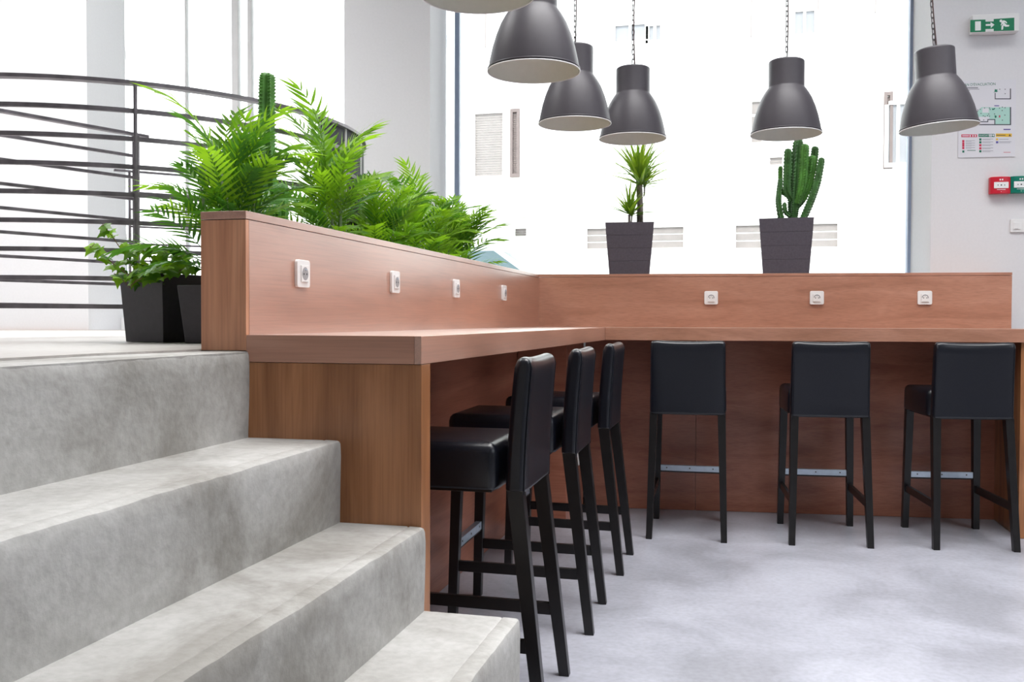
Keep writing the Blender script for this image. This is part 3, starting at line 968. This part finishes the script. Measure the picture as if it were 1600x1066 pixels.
ridged(MB(), [(0.0, 0, 0.40), (-0.05, 0.0, 0.50), (-0.052, 0.0, 0.80)], [0.018, 0.022, 0.021], 5).build('stem', M['cactuslight'], tall)

# pots on the partition cap
def banded_pot(name, label, cat, px, w1, w0, h, x, off):
    t = thing(name, label, cat, (x, wy(x, off), ZT + 0.001), math.atan2(-x, wy(x, off)))
    def sq(w_, zz):
        a = w_ / 2
        return [(-a, -a, zz), (a, -a, zz), (a, a, zz), (-a, a, zz)]
    g = 0.0022
    rings = []
    nb = 4
    for b in range(nb):
        z0, z1 = h * b / nb, h * (b + 1) / nb
        wa, wb = w0 + (w1 - w0) * b / nb, w0 + (w1 - w0) * (b + 1) / nb
        if b:
            rings.append(sq(wa - 0.003, z0 + g * 0.5))
            rings.append(sq(wa, z0 + g))
        else:
            rings.append(sq(wa, z0))
        rings.append(sq(wb, z1 - g if b < nb - 1 else z1))
        if b < nb - 1:
            rings.append(sq(wb - 0.003, z1 - g * 0.5))
    rings += [sq(w1 - 0.016, h), sq(w1 - 0.022, h - 0.03)]
    MB().loft(rings).build('pot', M['pot'], t)
    MB().box(-w1 / 2 + 0.012, w1 / 2 - 0.012, -w1 / 2 + 0.012, w1 / 2 - 0.012, h - 0.03, h - 0.016).build('soil', M['soil'], t)
    return t
dr_ = banded_pot('potted_dracaena', 'spiky dragon plant in a charcoal square pot on the back partition', 'plant', 981, 0.318, 0.262, 0.338, -0.80, 6.352)
K = 0.00123
def dp(X, Y, y=0.0):
    return Vector(((X - 344) * K, y, 0.338 + (428 - Y) * K))
for pth, rad in (([dp(408, 440), dp(407, 330), dp(402, 215)], 0.012), ([dp(390, 440, .02), dp(391, 320, .02), dp(385, 180, .03)], 0.010), ([dp(407, 300), dp(422, 270, .01), dp(424, 225, .01)], 0.005),
                 ([dp(343, 445, -.03), dp(342, 378, -.03)], 0.009), ([dp(352, 440, -.02), dp(356, 385, -.02)], 0.005)):
    MB().tube(pth, rad, 10).build('trunk', M['trunk'], dr_, smooth=True)
def blade_mesh(seed):
    r = random.Random(seed)
    mb = MB()
    vs, fs = [], []
    q = Vector((0, 0, 0))
    el = 0.15
    k = 7
    for i in range(k + 1):
        t = i / k
        hw = 0.0125 * (0.55 + 0.45 * math.sin(PI * min(1, t * 1.6 + 0.1))) * (1 - t ** 3)
        vs += [q + Vector((0, hw, hw * 0.4)), q.copy(), q + Vector((0, -hw, hw * 0.4))]
        el -= 0.02 + 0.10 * r.random() * t
        q = q + Vector((math.cos(el), 0, math.sin(el))) * (0.30 / k)
    for i in range(k):
        for j in (0, 1):
            a = 3 * i + j
            fs.append((a, a + 1, a + 4, a + 3))
    return mb.add(vs, fs).mesh('leaf', M['drac'])
blades = [blade_mesh(60 + i) for i in range(5)]
rd = random.Random(21)
for cpt, nl, s0 in ((dp(402, 218), 46, 0.98), (dp(385, 165, .03), 40, 1.0), (dp(424, 230, .01), 16, 0.7), (dp(342, 378, -.03), 34, 0.78), (dp(356, 388, -.02), 16, 0.6)):
    for k in range(nl):
        az = k * 2.4 + rd.uniform(-0.3, 0.3)
        el = math.radians(4 + 76 * (k / nl) ** 0.85 + rd.uniform(-8, 8))
        R = Matrix.Rotation(az, 3, 'Z') @ Matrix.Rotation(-el, 3, 'Y')
        inst('leaf', rd.choice(blades), dr_, cpt + Vector((0, 0, 0.02 * k / nl)), R, s0 * rd.uniform(0.8, 1.15) * (1.15 if k < nl * 0.35 else 1))
ca = banded_pot('potted_cactus', 'many-armed columnar cactus in a charcoal square pot on the back partition', 'cactus', 1228, 0.338, 0.286, 0.352, 0.212, 6.352)
K2 = 0.001204
def cp_(X, Y, y=0.0):
    return Vector(((X - 1210) * K2, y, 0.352 + (417 - Y) * K2))
arms = [([(1245, 440, 0), (1250, 330, 0), (1258, 180, 0), (1272, -25, .01)], [.024, .036, .036, .030], 'cactus'),
        ([(1268, 330, -.02), (1292, 230, -.035), (1300, 120, -.035), (1303, 12, -.035)], [.02, .026, .026, .024], 'cactuslight'),
        ([(1238, 310, -.02), (1212, 255, -.03), (1213, 150, -.03), (1215, 32, -.03)], [.02, .024, .025, .023], 'cactus'),
        ([(1225, 290, .01), (1182, 250, .01), (1177, 180, .01), (1177, 120, .01)], [.014, .017, .017, .016], 'cactuslight'),
        ([(1188, 430, -.03), (1171, 330, -.04), (1172, 270, -.04), (1180, 192, -.04)], [.019, .018, .017, .015], 'cactus'),
        ([(1290, 310, 0), (1318, 240, 0), (1335, 150, 0), (1342, 70, 0)], [.018, .026, .028, .026], 'cactuslight'),
        ([(1330, 190, .03), (1345, 130, .03), (1352, 70, .03), (1356, 18, .03)], [.018, .022, .023, .021], 'cactus'),
        ([(1290, 430, -.02), (1335, 320, -.03), (1368, 215, -.03), (1391, 88, -.03)], [.022, .024, .024, .020], 'cactus'),
        ([(1228, 395, -.04), (1205, 372, -.05), (1200, 322, -.05)], [.012, .014, .012], 'cactus'),
        ([(1240, 170, .04), (1238, 120, .04), (1240, 78, .04)], [.016, .018, .016], 'cactuslight'),
        ([(1262, 350, .02), (1305, 290, .03), (1322, 215, .03)], [.014, .017, .015], 'cactus')]
for i, (pth, rads, mt) in enumerate(arms):
    ridged(MB(), [cp_(*p) for p in pth], [q * 1.06 for q in rads], 4 if i % 2 else 5, ph=0.3 * i).build('stem', M[mt], ca)

# ivy in the black square pot on the upper floor
iv = thing('potted_ivy', 'trailing green ivy in a black square pot on the upper floor by the railing', 'plant', (-2.098, 3.089, ZU + 0.006), math.radians(163.2))
square_pot(MB(), 0.205, 0.236, 0.245, 0.0).build('pot', M['blackpot'], iv, bevel=0.002)
MB().box(-0.105, 0.105, -0.105, 0.105, 0.20, 0.222).build('soil', M['soil'], iv)
def ivy_leaf(seed):
    r = random.Random(seed)
    out = [(0, 0), (0.16, -0.10), (0.40, 0.02), (0.34, 0.28), (0.56, 0.50), (0.30, 0.56), (0.16, 0.72), (0.0, 1.08), (-0.16, 0.72), (-0.30, 0.56), (-0.56, 0.50), (-0.34, 0.28), (-0.40, 0.02), (-0.16, -0.10)]
    S = 0.052
    vs = [Vector((0, 0.4 * S, 0.004))]
    for x, y in out:
        vs.append(Vector((y * S, x * S * r.uniform(0.9, 1.1), -0.10 * abs(x) * S - 0.25 * (y - 0.4) ** 2 * S + r.uniform(-.001, .001))))
    vs[0] = Vector((0.4 * S, 0, 0.0015))
    n = len(out)
    return MB().add(vs, [(0, 1 + i, 1 + (i + 1) % n) for i in range(n)]).mesh('leaf', M['ivy'])
ivl = [ivy_leaf(i) for i in range(4)]
ri = random.Random(5)
inv = Matrix.Rotation(-math.radians(163.2), 3, 'Z')
def iv_local(px, py, D):
    return inv @ (depth(px, py, D) - Vector((-2.098, 3.089, ZU + 0.006)))
stems_ = MB()
def ivy_sprig(pts, nl, spread):
    P = [iv_local(*p) for p in pts]
    stems_.tube(P, 0.0018, 5)
    for k in range(nl):
        t = (k + 0.5) / nl * (len(P) - 1)
        i = min(len(P) - 2, int(t))
        p = P[i].lerp(P[i + 1], t - i) + Vector((ri.uniform(-1, 1), ri.uniform(-1, 1), ri.uniform(-.6, 1))) * spread
        q = P[i].lerp(P[i + 1], t - i)
        stems_.tube([q, p], 0.0009, 4)
        a = inv @ (RT * ri.uniform(-1, 1) - FW * ri.uniform(0.1, 0.9) - Z0 * ri.uniform(-0.25, 0.75))
        a.normalize()
        nrm = inv @ (-FW * ri.uniform(0.3, 1) + Z0 * ri.uniform(0.2, 1) + RT * ri.uniform(-.5, .5))
        y_ = nrm.cross(a).normalized()
        z_ = a.cross(y_)
        R = Matrix((a, y_, z_)).transposed()
        inst('leaf', ri.choice(ivl), iv, p, R, ri.uniform(0.7, 1.25))
D0 = 3.45
ivy_sprig([(215, 440, D0), (180, 415, D0 - .05), (158, 395, D0 - .08), (140, 385, D0 - .1)], 12, 0.018)
ivy_sprig([(220, 436, D0), (196, 400, D0), (176, 370, D0), (160, 350, D0)], 12, 0.015)
ivy_sprig([(225, 438, D0), (212, 405, D0), (205, 385, D0)], 12, 0.025)
ivy_sprig([(235, 438, D0), (235, 405, D0), (222, 385, D0)], 14, 0.03)
ivy_sprig([(245, 438, D0), (255, 410, D0), (262, 392, D0)], 16, 0.03)
ivy_sprig([(250, 438, D0 + .05), (280, 415, D0 + .02), (290, 402, D0)], 16, 0.03)
ivy_sprig([(240, 436, D0), (270, 425, D0 - .1), (297, 420, D0 - .1)], 16, 0.025)
ivy_sprig([(215, 440, D0 - .1), (205, 432, D0 - .12), (200, 428, D0 - .12)], 10, 0.025)
ivy_sprig([(235, 438, D0 - .1), (245, 425, D0 - .12), (262, 424, D0 - .12)], 14, 0.03)
ivy_sprig([(220, 436, D0 - .1), (190, 432, D0 - .13), (178, 428, D0 - .13)], 6, 0.012)
# hanging tendrils over the rim
for a, b in (((190, 436), (201, 449)), ((214, 436), (202, 450)), ((222, 434), (204, 446)), ((187, 432), (198, 444))):
    stems_.tube([iv_local(a[0], a[1], D0 - .16), iv_local(b[0], b[1], D0 - .16)], 0.0012, 4)
o = stems_.build('stems', M['twig'], iv)
o['kind'] = 'stuff'

# ------------------------------------------------------------------ signs and devices on the right of the street wall
def on_wall_thing(name, label, cat, px, py, y0=YW, group=None):
    t = thing(name, label, cat, wall(px, py, y0), BETA, group)
    O = Vector(t.location)
    def loc(X, Y, off=0.0):                              # photo pixel -> local x,z on the wall plane shifted by off towards the room
        p = wall(X, Y, YW - off / math.cos(BETA)) - O
        return p.dot(DB), p.z
    return t, loc
ex, L_ = on_wall_thing('exit_sign', 'green and white emergency exit sign box with running figure and arrow', 'sign', 1550, 42)
MB().box(-0.142, 0.142, -0.07, -0.001, -0.052, 0.062).build('housing', M['white'], ex, bevel=0.004)
Z6 = 7.614
def zx(X, Y):
    return L_(1460 + X / Z6, Y / Z6, 0.071)
def flat(pts, mt, name, par, y0, y1):
    q = [(x, z) for x, z in pts]
    return plate(MB(), q, y0, y1).build(name, M[mt], par)
def zpoly(pts, mt, name, par, y0=-0.0705, y1=-0.0718):
    return flat([zx(*p) for p in pts], mt, name, par, y0, y1)
zpoly([(427, 238), (608, 232), (608, 378), (427, 384)], 'green', 'green_panel', ex, -0.070, -0.0708)
zpoly([(706, 226), (951, 210), (951, 362), (706, 370)], 'green', 'green_panel', ex, -0.070, -0.0708)
zpoly([(606, 258), (708, 254), (708, 342), (606, 346)], 'green', 'green_panel', ex, -0.070, -0.0708)
zpoly([(484, 256), (552, 253), (552, 362), (484, 365)], 'signwhite', 'door_symbol', ex)
zpoly([(610, 288), (668, 286), (668, 264), (714, 294), (672, 334), (670, 306), (610, 308)], 'signwhite', 'arrow', ex)
hx, hz = zx(792, 249)
flat([(hx + 0.0088 * math.cos(a), hz + 0.0088 * math.sin(a)) for a in [2 * PI * i / 12 for i in range(12)]], 'signwhite', 'running_figure', ex, -0.0705, -0.0718)
zpoly([(800, 262), (822, 240), (850, 252), (866, 272), (858, 280), (838, 262), (832, 270), (858, 296), (892, 298), (886, 316), (846, 318), (822, 306), (816, 352), (796, 356), (798, 312), (814, 290), (806, 284), (796, 306), (788, 300)], 'signwhite', 'running_figure', ex)

po, L_ = on_wall_thing('evacuation_plan', 'white evacuation plan poster on the right wall, partly behind a pendant lamp', 'poster', 1541, 187)
x0, zt_ = L_(1498, 127)
x1, zb_ = L_(1585.5, 245)
MB().box(x0, x1, -0.005, -0.001, zb_, zt_).build('sheet', M['paper'], po)
S7 = 7.107
def zp(X, Y):
    return L_(1480 + X / S7, 110 + Y / S7, 0.005)
def mark(pts, mt, name='printed_mark', y1=-0.0057):
    return flat([zp(*p) for p in pts], mt, name, po, -0.005, y1)
def rect(x0_, y0_, x1_, y1_, mt, name='printed_mark', yy=-0.0057):
    return mark([(x0_, y0_), (x1_, y0_), (x1_, y1_), (x0_, y1_)], mt, name, yy)
def text(s, X, Y, size, mt, par, fn, off, width=None):
    cu = bpy.data.curves.new('lettering', 'FONT')
    cu.body = s
    cu.size = size
    cu.extrude = 0.0002
    cu.materials.append(M[mt])
    o = bpy.data.objects.new('lettering', cu)
    C.objects.link(o)
    o.parent = par
    x, z = fn(X, Y)
    o.location = (x, off, z)
    o.rotation_euler = (PI / 2, 0, 0)
    bpy.context.view_layer.update()
    me = bpy.data.meshes.new_from_object(o.evaluated_get(bpy.context.evaluated_depsgraph_get()))
    q = bpy.data.objects.new('lettering', me)
    C.objects.link(q)
    q.parent = par
    q.location = (x, off, z)
    q.rotation_euler = (PI / 2, 0, 0)
    if width:
        q.scale.x = width / max(1e-4, o.dimensions.x)
    bpy.data.objects.remove(o)
    return q
text("PLAN D'ÉVACUATION", 150, 176, 0.024, 'inkgreen', po, zp, -0.0055, abs(zp(533, 0)[0] - zp(150, 0)[0]))
rect(160, 188, 342, 200, 'inkgrey', 'text_line')
rect(165, 206, 356, 212, 'inkgrey', 'text_line')
rect(170, 220, 250, 226, 'inkgrey', 'text_line')
# small upper plan
mark([(528, 250), (537, 250), (537, 312), (697, 312), (697, 202), (708, 202), (708, 321), (528, 321)], 'ink', 'plan_wall')
mark([(530, 208), (545, 214), (560, 212), (552, 228), (566, 232), (545, 242), (530, 238), (514, 252), (524, 236)], 'inkgreen', 'plan_arrow')
for X, Y in ((583, 210), (643, 210), (643, 259)):
    rect(X - 5, Y - 4, X + 5, Y + 4, 'ink', 'plan_column', -0.0061)
# large lower plan
mark([(330, 465), (380, 410), (465, 410), (465, 515), (330, 515)], 'inkmint', 'plan_area', -0.0055)
rect(390, 420, 460, 470, 'paper', 'plan_area', -0.0057)
mark([(468, 412), (700, 408), (700, 600), (532, 600), (532, 545), (468, 540)], 'inkmint', 'plan_area', -0.0055)
mark([(320, 566), (447, 566), (447, 542), (533, 542), (533, 598), (696, 598), (696, 408), (709, 408), (709, 608), (320, 608), (320, 598), (524, 598), (524, 551), (455, 551), (455, 575), (328, 575), (328, 598), (320, 598)], 'ink', 'plan_wall', -0.0059)
for X, Y in ((340, 440), (365, 432), (415, 418), (336, 455), (320, 510), (375, 478), (400, 505), (420, 512), (448, 503), (470, 418), (476, 435), (462, 485), (525, 484), (580, 420), (612, 408), (642, 415), (610, 446), (640, 497), (612, 553), (405, 551), (470, 508)):
    rect(X - 5, Y - 4, X + 5, Y + 5, 'ink', 'plan_column', -0.0062)
mark([(497, 424), (515, 426), (532, 414), (528, 432), (510, 440), (500, 440)], 'inkgreen', 'plan_arrow', -0.0063)
mark([(526, 498), (548, 506), (546, 524), (530, 530)], 'inkgreen', 'plan_arrow', -0.0063)
rect(574, 500, 588, 524, 'inkred', 'plan_mark', -0.0063)
rect(523, 388, 576, 398, 'inkblue', 'text_line')
rect(625, 650, 703, 662, 'inkblue', 'text_line')
# three columns of instructions
rect(157, 712, 332, 742, 'inkred', 'header')
rect(348, 706, 526, 740, 'inkgreen', 'header')
rect(540, 702, 717, 738, 'inkyellow', 'header')
rect(166, 722, 240, 732, 'paper', 'text_line', -0.0062)
text('ÉVACUATION', 356, 732, 0.0135, 'paper', po, zp, -0.0060)
for X in (255, 285, 312):
    rect(X - 7, 718, X + 7, 736, 'paper', 'header_symbol', -0.0062)
rect(466, 710, 478, 736, 'paper', 'header_symbol', -0.0062)
rect(482, 710, 494, 736, 'paper', 'header_symbol', -0.0062)
rect(504, 712, 520, 732, 'paper', 'header_symbol', -0.0062)
rect(546, 716, 646, 724, 'ink', 'text_line', -0.0062)
mark([(682, 730), (694, 706), (706, 730)], 'ink', 'header_symbol', -0.0062)
for Y in (786, 812, 836, 863):
    rect(167, Y - 12, 190, Y + 12, 'inkred', 'pictogram')
    rect(205, Y - 7, 308, Y - 3, 'inkgrey', 'text_line')
    rect(205, Y + 3, 270, Y + 6, 'inkgrey', 'text_line')
rect(168, 890, 190, 914, 'inkgreen', 'pictogram')
rect(222, 886, 315, 892, 'inkgreen', 'text_line')
for Y, c_ in ((767, 'inkgreen'), (799, 'inkgreen'), (832, 'inkred'), (866, 'inkred'), (899, 'inkgreen')):
    rect(356, Y - 12, 380, Y + 12, c_, 'pictogram')
    rect(390, Y - 7, 510, Y - 3, 'inkgrey', 'text_line')
    rect(390, Y + 4, 480, Y + 7, 'inkgrey', 'text_line')
rect(542, 755, 566, 776, 'inkyellow', 'pictogram')
rect(541, 787, 567, 810, 'inkblue', 'pictogram')
rect(576, 762, 680, 767, 'inkgrey', 'text_line')
rect(576, 790, 712, 794, 'inkgrey', 'text_line')
rect(576, 802, 700, 806, 'inkgrey', 'text_line')
rect(625, 908, 703, 913, 'inkred', 'text_line')

def call_point(name, label, px0, px1, py0, py1, mt):
    t, L = on_wall_thing(name, label, 'alarm', (px0 + px1) / 2, (py0 + py1) / 2)
    hw, hh = 0.062, (wall(px0, py0, YW).z - wall(px0, py1, YW).z) / 2
    pts = []
    nn = 8
    r = []
    for x, y_, dz in ((-hw, -0.001, 0), (-hw, -0.036, 0), (-hw * 0.8, -0.047, 0.001), (0, -0.051, 0.002), (hw * 0.8, -0.047, 0.001), (hw, -0.036, 0), (hw, -0.001, 0)):
        r.append((x, y_, dz))
    bot = [(x, y_, -hh) for x, y_, dz in r]
    top = [(x, y_, hh + dz) for x, y_, dz in r]
    MB().loft([bot, top]).build('housing', M[mt], t, bevel=0.004)
    plate(MB(), rrect(0.088, 0.040, 0.002), -0.0505, -0.0525, dz=0.0).build('push_plate', M['signwhite'], t)
    for dx in (-0.02, 0, 0.02):
        plate(MB(), circ(0.0035 if dx else 0.005, 8), -0.0525, -0.053, dx=dx, dz=0.0).build('printed_dot', M['ink'], t)
    for dx in (-0.007, 0.007):
        plate(MB(), rrect(0.008, 0.010, 0.001), -0.0515, -0.0523, dx=dx, dz=0.035).build('pictogram', M['signwhite'], t)
    plate(MB(), rrect(0.052, 0.003, 0.001), -0.0515, -0.0523, dz=-0.029).build('text_line', M['signwhite'], t)
    plate(MB(), circ(0.0022, 8), -0.0515, -0.0523, dz=-0.042).build('keyhole', M['signwhite'], t)
    return t
call_point('fire_call_point', 'red square fire alarm call point on the right wall', 1545.5, 1574.5, 278, 304, 'callred')
call_point('door_release_point', 'green emergency door release box beside the red alarm', 1577, 1605, 277, 303, 'callgreen')
sw, L_ = on_wall_thing('light_switch', 'white double light switch plate at the right edge under the alarms', 'switch', 1591, 353)
plate(MB(), rrect(0.158, 0.084, 0.006), -0.001, -0.011, dx=0.028).build('cover_plate', M['white'], sw, bevel=0.002)
for dx in (-0.012, 0.066):
    plate(MB(), rrect(0.046, 0.046, 0.002), -0.011, -0.0155, dx=dx).build('rocker', M['white'], sw, bevel=0.001)
plate(MB(), rrect(0.022, 0.002, 0.0005), -0.0155, -0.016, dx=-0.016, dz=-0.019).build('indicator', M['sockgrey'], sw)

# ------------------------------------------------------------------ outside: street, facade, car
ZS = 0.68
struct(MB().box(-16, 16, 7.75, 16, ZS - 0.3, ZS).build('street_ground', M['street']))
fa = thing('building_facade', 'pale rendered building across the street with shutters and vents', 'building', (0, 0, 0))
MB().box(-14, 13, 14, 14.4, ZS, 11).build('wall', M['facade'], fa)
def fpx(a, b, c, d, y=14):
    p, q = on(a, b, 1, y), on(c, d, 1, y)
    return p.x, q.x, q.z, p.z
def louvre(a, b, c, d, n, name, mt, frame=True):
    X0, X1, z0, z1 = fpx(a, b, c, d)
    f = MB().box(X0 - 0.04, X1 + 0.04, 13.96, 14.0, z1, z1 + 0.05).box(X0 - 0.04, X1 + 0.04, 13.94, 14.0, z0 - 0.05, z0)
    f.box(X0 - 0.04, X0, 13.96, 14.0, z0, z1).box(X1, X1 + 0.04, 13.96, 14.0, z0, z1)
    f = f.build(name, M['facade'] if frame else M[mt], fa)
    for i in range(n):
        za = z0 + (z1 - z0) * i / n
        zb = z0 + (z1 - z0) * (i + 1) / n
        g = (zb - za) * 0.16
        MB().box(X0, X1, 13.99, 13.999, za + g, zb - g * 0.2).build('slat', M[mt], f)
    return f
louvre(743, 179, 786, 275, 26, 'shutter', 'shutter')
louvre(802, 176, 808, 272, 30, 'open_shutter', 'brown', False)
louvre(1175, 160, 1190, 225, 3, 'shutter', 'shutter')
louvre(918, 358, 1068, 388, 3, 'vent_grille', 'shutter')
louvre(1150, 353, 1308, 387, 3, 'vent_grille', 'shutter')
louvre(806, 358, 823, 369, 3, 'small_grille', 'shutter')
louvre(1203, 247, 1222, 258, 3, 'small_grille', 'shutter')
louvre(1386, 150, 1389, 258, 2, 'open_shutter', 'brown', False)
def fwin(a, b, c, d):
    X0, X1, z0, z1 = fpx(a, b, c, d)
    f = MB().box(X0 - 0.05, X0, 13.95, 14, z0, z1).box(X1, X1 + 0.05, 13.95, 14, z0, z1).box(X0, X1, 13.95, 14, z1, z1 + 0.05).box(X0 - .05, X1 + .05, 13.92, 14, z0 - 0.06, z0)
    xm = (X0 + X1) / 2
    f.box(xm - 0.02, xm + 0.02, 13.96, 14, z0, z1)
    f = f.build('window', M['facade'], fa)
    MB().box(X0, xm - 0.02, 13.98, 13.99, z0, z1).build('pane', M['darkglass'], f)
    MB().box(xm + 0.02, X1, 13.98, 13.99, z0, z1).build('pane', M['darkglass'], f)
for a in ((1388, 165, 1417, 255), (962, 42, 1008, 64), (1015, 42, 1032, 64), (1242, 20, 1272, 54)):
    fwin(*a)
for px, y0, y1 in ((758, 0, 74), (1173, 0, 58), (1277, 0, 55), (1367, 0, 20)):
    X0, X1, z0, z1 = fpx(px, y0, px + 1.6, y1)
    MB().box(X0, X1, 13.97, 14.0, z0, z1).build('drain_pipe', M['shutter'], fa)
X0, X1, z0, z1 = fpx(770, 333, 850, 340)
MB().box(X0, X1, 13.4, 14.0, z0, z1).build('canopy', M['facade'], fa)

car = thing('parked_car', 'silver car parked in the street behind the last palm', 'car', (-3.25, 11.2, ZS), math.radians(0))
def car_ring(y, k, zt):
    return [(x * k, y, z) for x, z in ((-2.02, 0.38), (-2.08, 0.62), (-1.95, zt - 0.05), (-1.5, zt), (0.0, zt + 0.01), (1.1, zt), (1.75, zt - 0.12), (2.02, 0.62), (2.0, 0.36), (0.0, 0.30))]
MB().loft([car_ring(-0.86, 0.97, 0.86), car_ring(-0.80, 1.0, 0.93), car_ring(0, 1.01, 0.95), car_ring(0.80, 1.0, 0.93), car_ring(0.86, 0.97, 0.86)]).build('body', M['carpaint'], car)
bl, tl = [(-1.62, -0.80), (1.12, -0.80), (1.12, 0.80), (-1.62, 0.80)], [(-1.12, -0.62), (0.36, -0.62), (0.36, 0.62), (-1.12, 0.62)]
MB().loft([[(x, y, 0.92) for x, y in bl], [(x, y, 1.40) for x, y in tl], [(x * 0.9, y * 0.9, 1.43) for x, y in tl]]).build('roof', M['carpaint'], car)
def on_cab(i, j, u, v, off=0.006):
    p = Vector((*bl[i], 0.92)).lerp(Vector((*bl[j], 0.92)), u)
    q = Vector((*tl[i], 1.40)).lerp(Vector((*tl[j], 1.40)), u)
    n = (Vector((*bl[j], 0)) - Vector((*bl[i], 0))).cross(Z0).normalized()
    return p.lerp(q, v) + n * off
def pane(i, j, u0, u1, name):
    a = [on_cab(i, j, u0, 0.06), on_cab(i, j, u1, 0.06), on_cab(i, j, u1, 0.9), on_cab(i, j, u0, 0.9)]
    b = [on_cab(i, j, u0, 0.06, -0.01), on_cab(i, j, u1, 0.06, -0.01), on_cab(i, j, u1, 0.9, -0.01), on_cab(i, j, u0, 0.9, -0.01)]
    MB().loft([b, a]).build(name, M['carglass'], car)
for u0, u1 in ((0.05, 0.33), (0.36, 0.64), (0.67, 0.95)):
    pane(0, 1, u0, u1, 'side_window')
    pane(2, 3, u0, u1, 'side_window')
pane(1, 2, 0.06, 0.94, 'windscreen')
pane(3, 0, 0.06, 0.94, 'rear_window')
for s_y in (-1, 1):
    for x in (-1.3, 1.3):
        MB().tube([(x, 0.68 * s_y, 0.32), (x, 0.88 * s_y, 0.32)], 0.32, 24).build('wheel', M['tyre'], car)
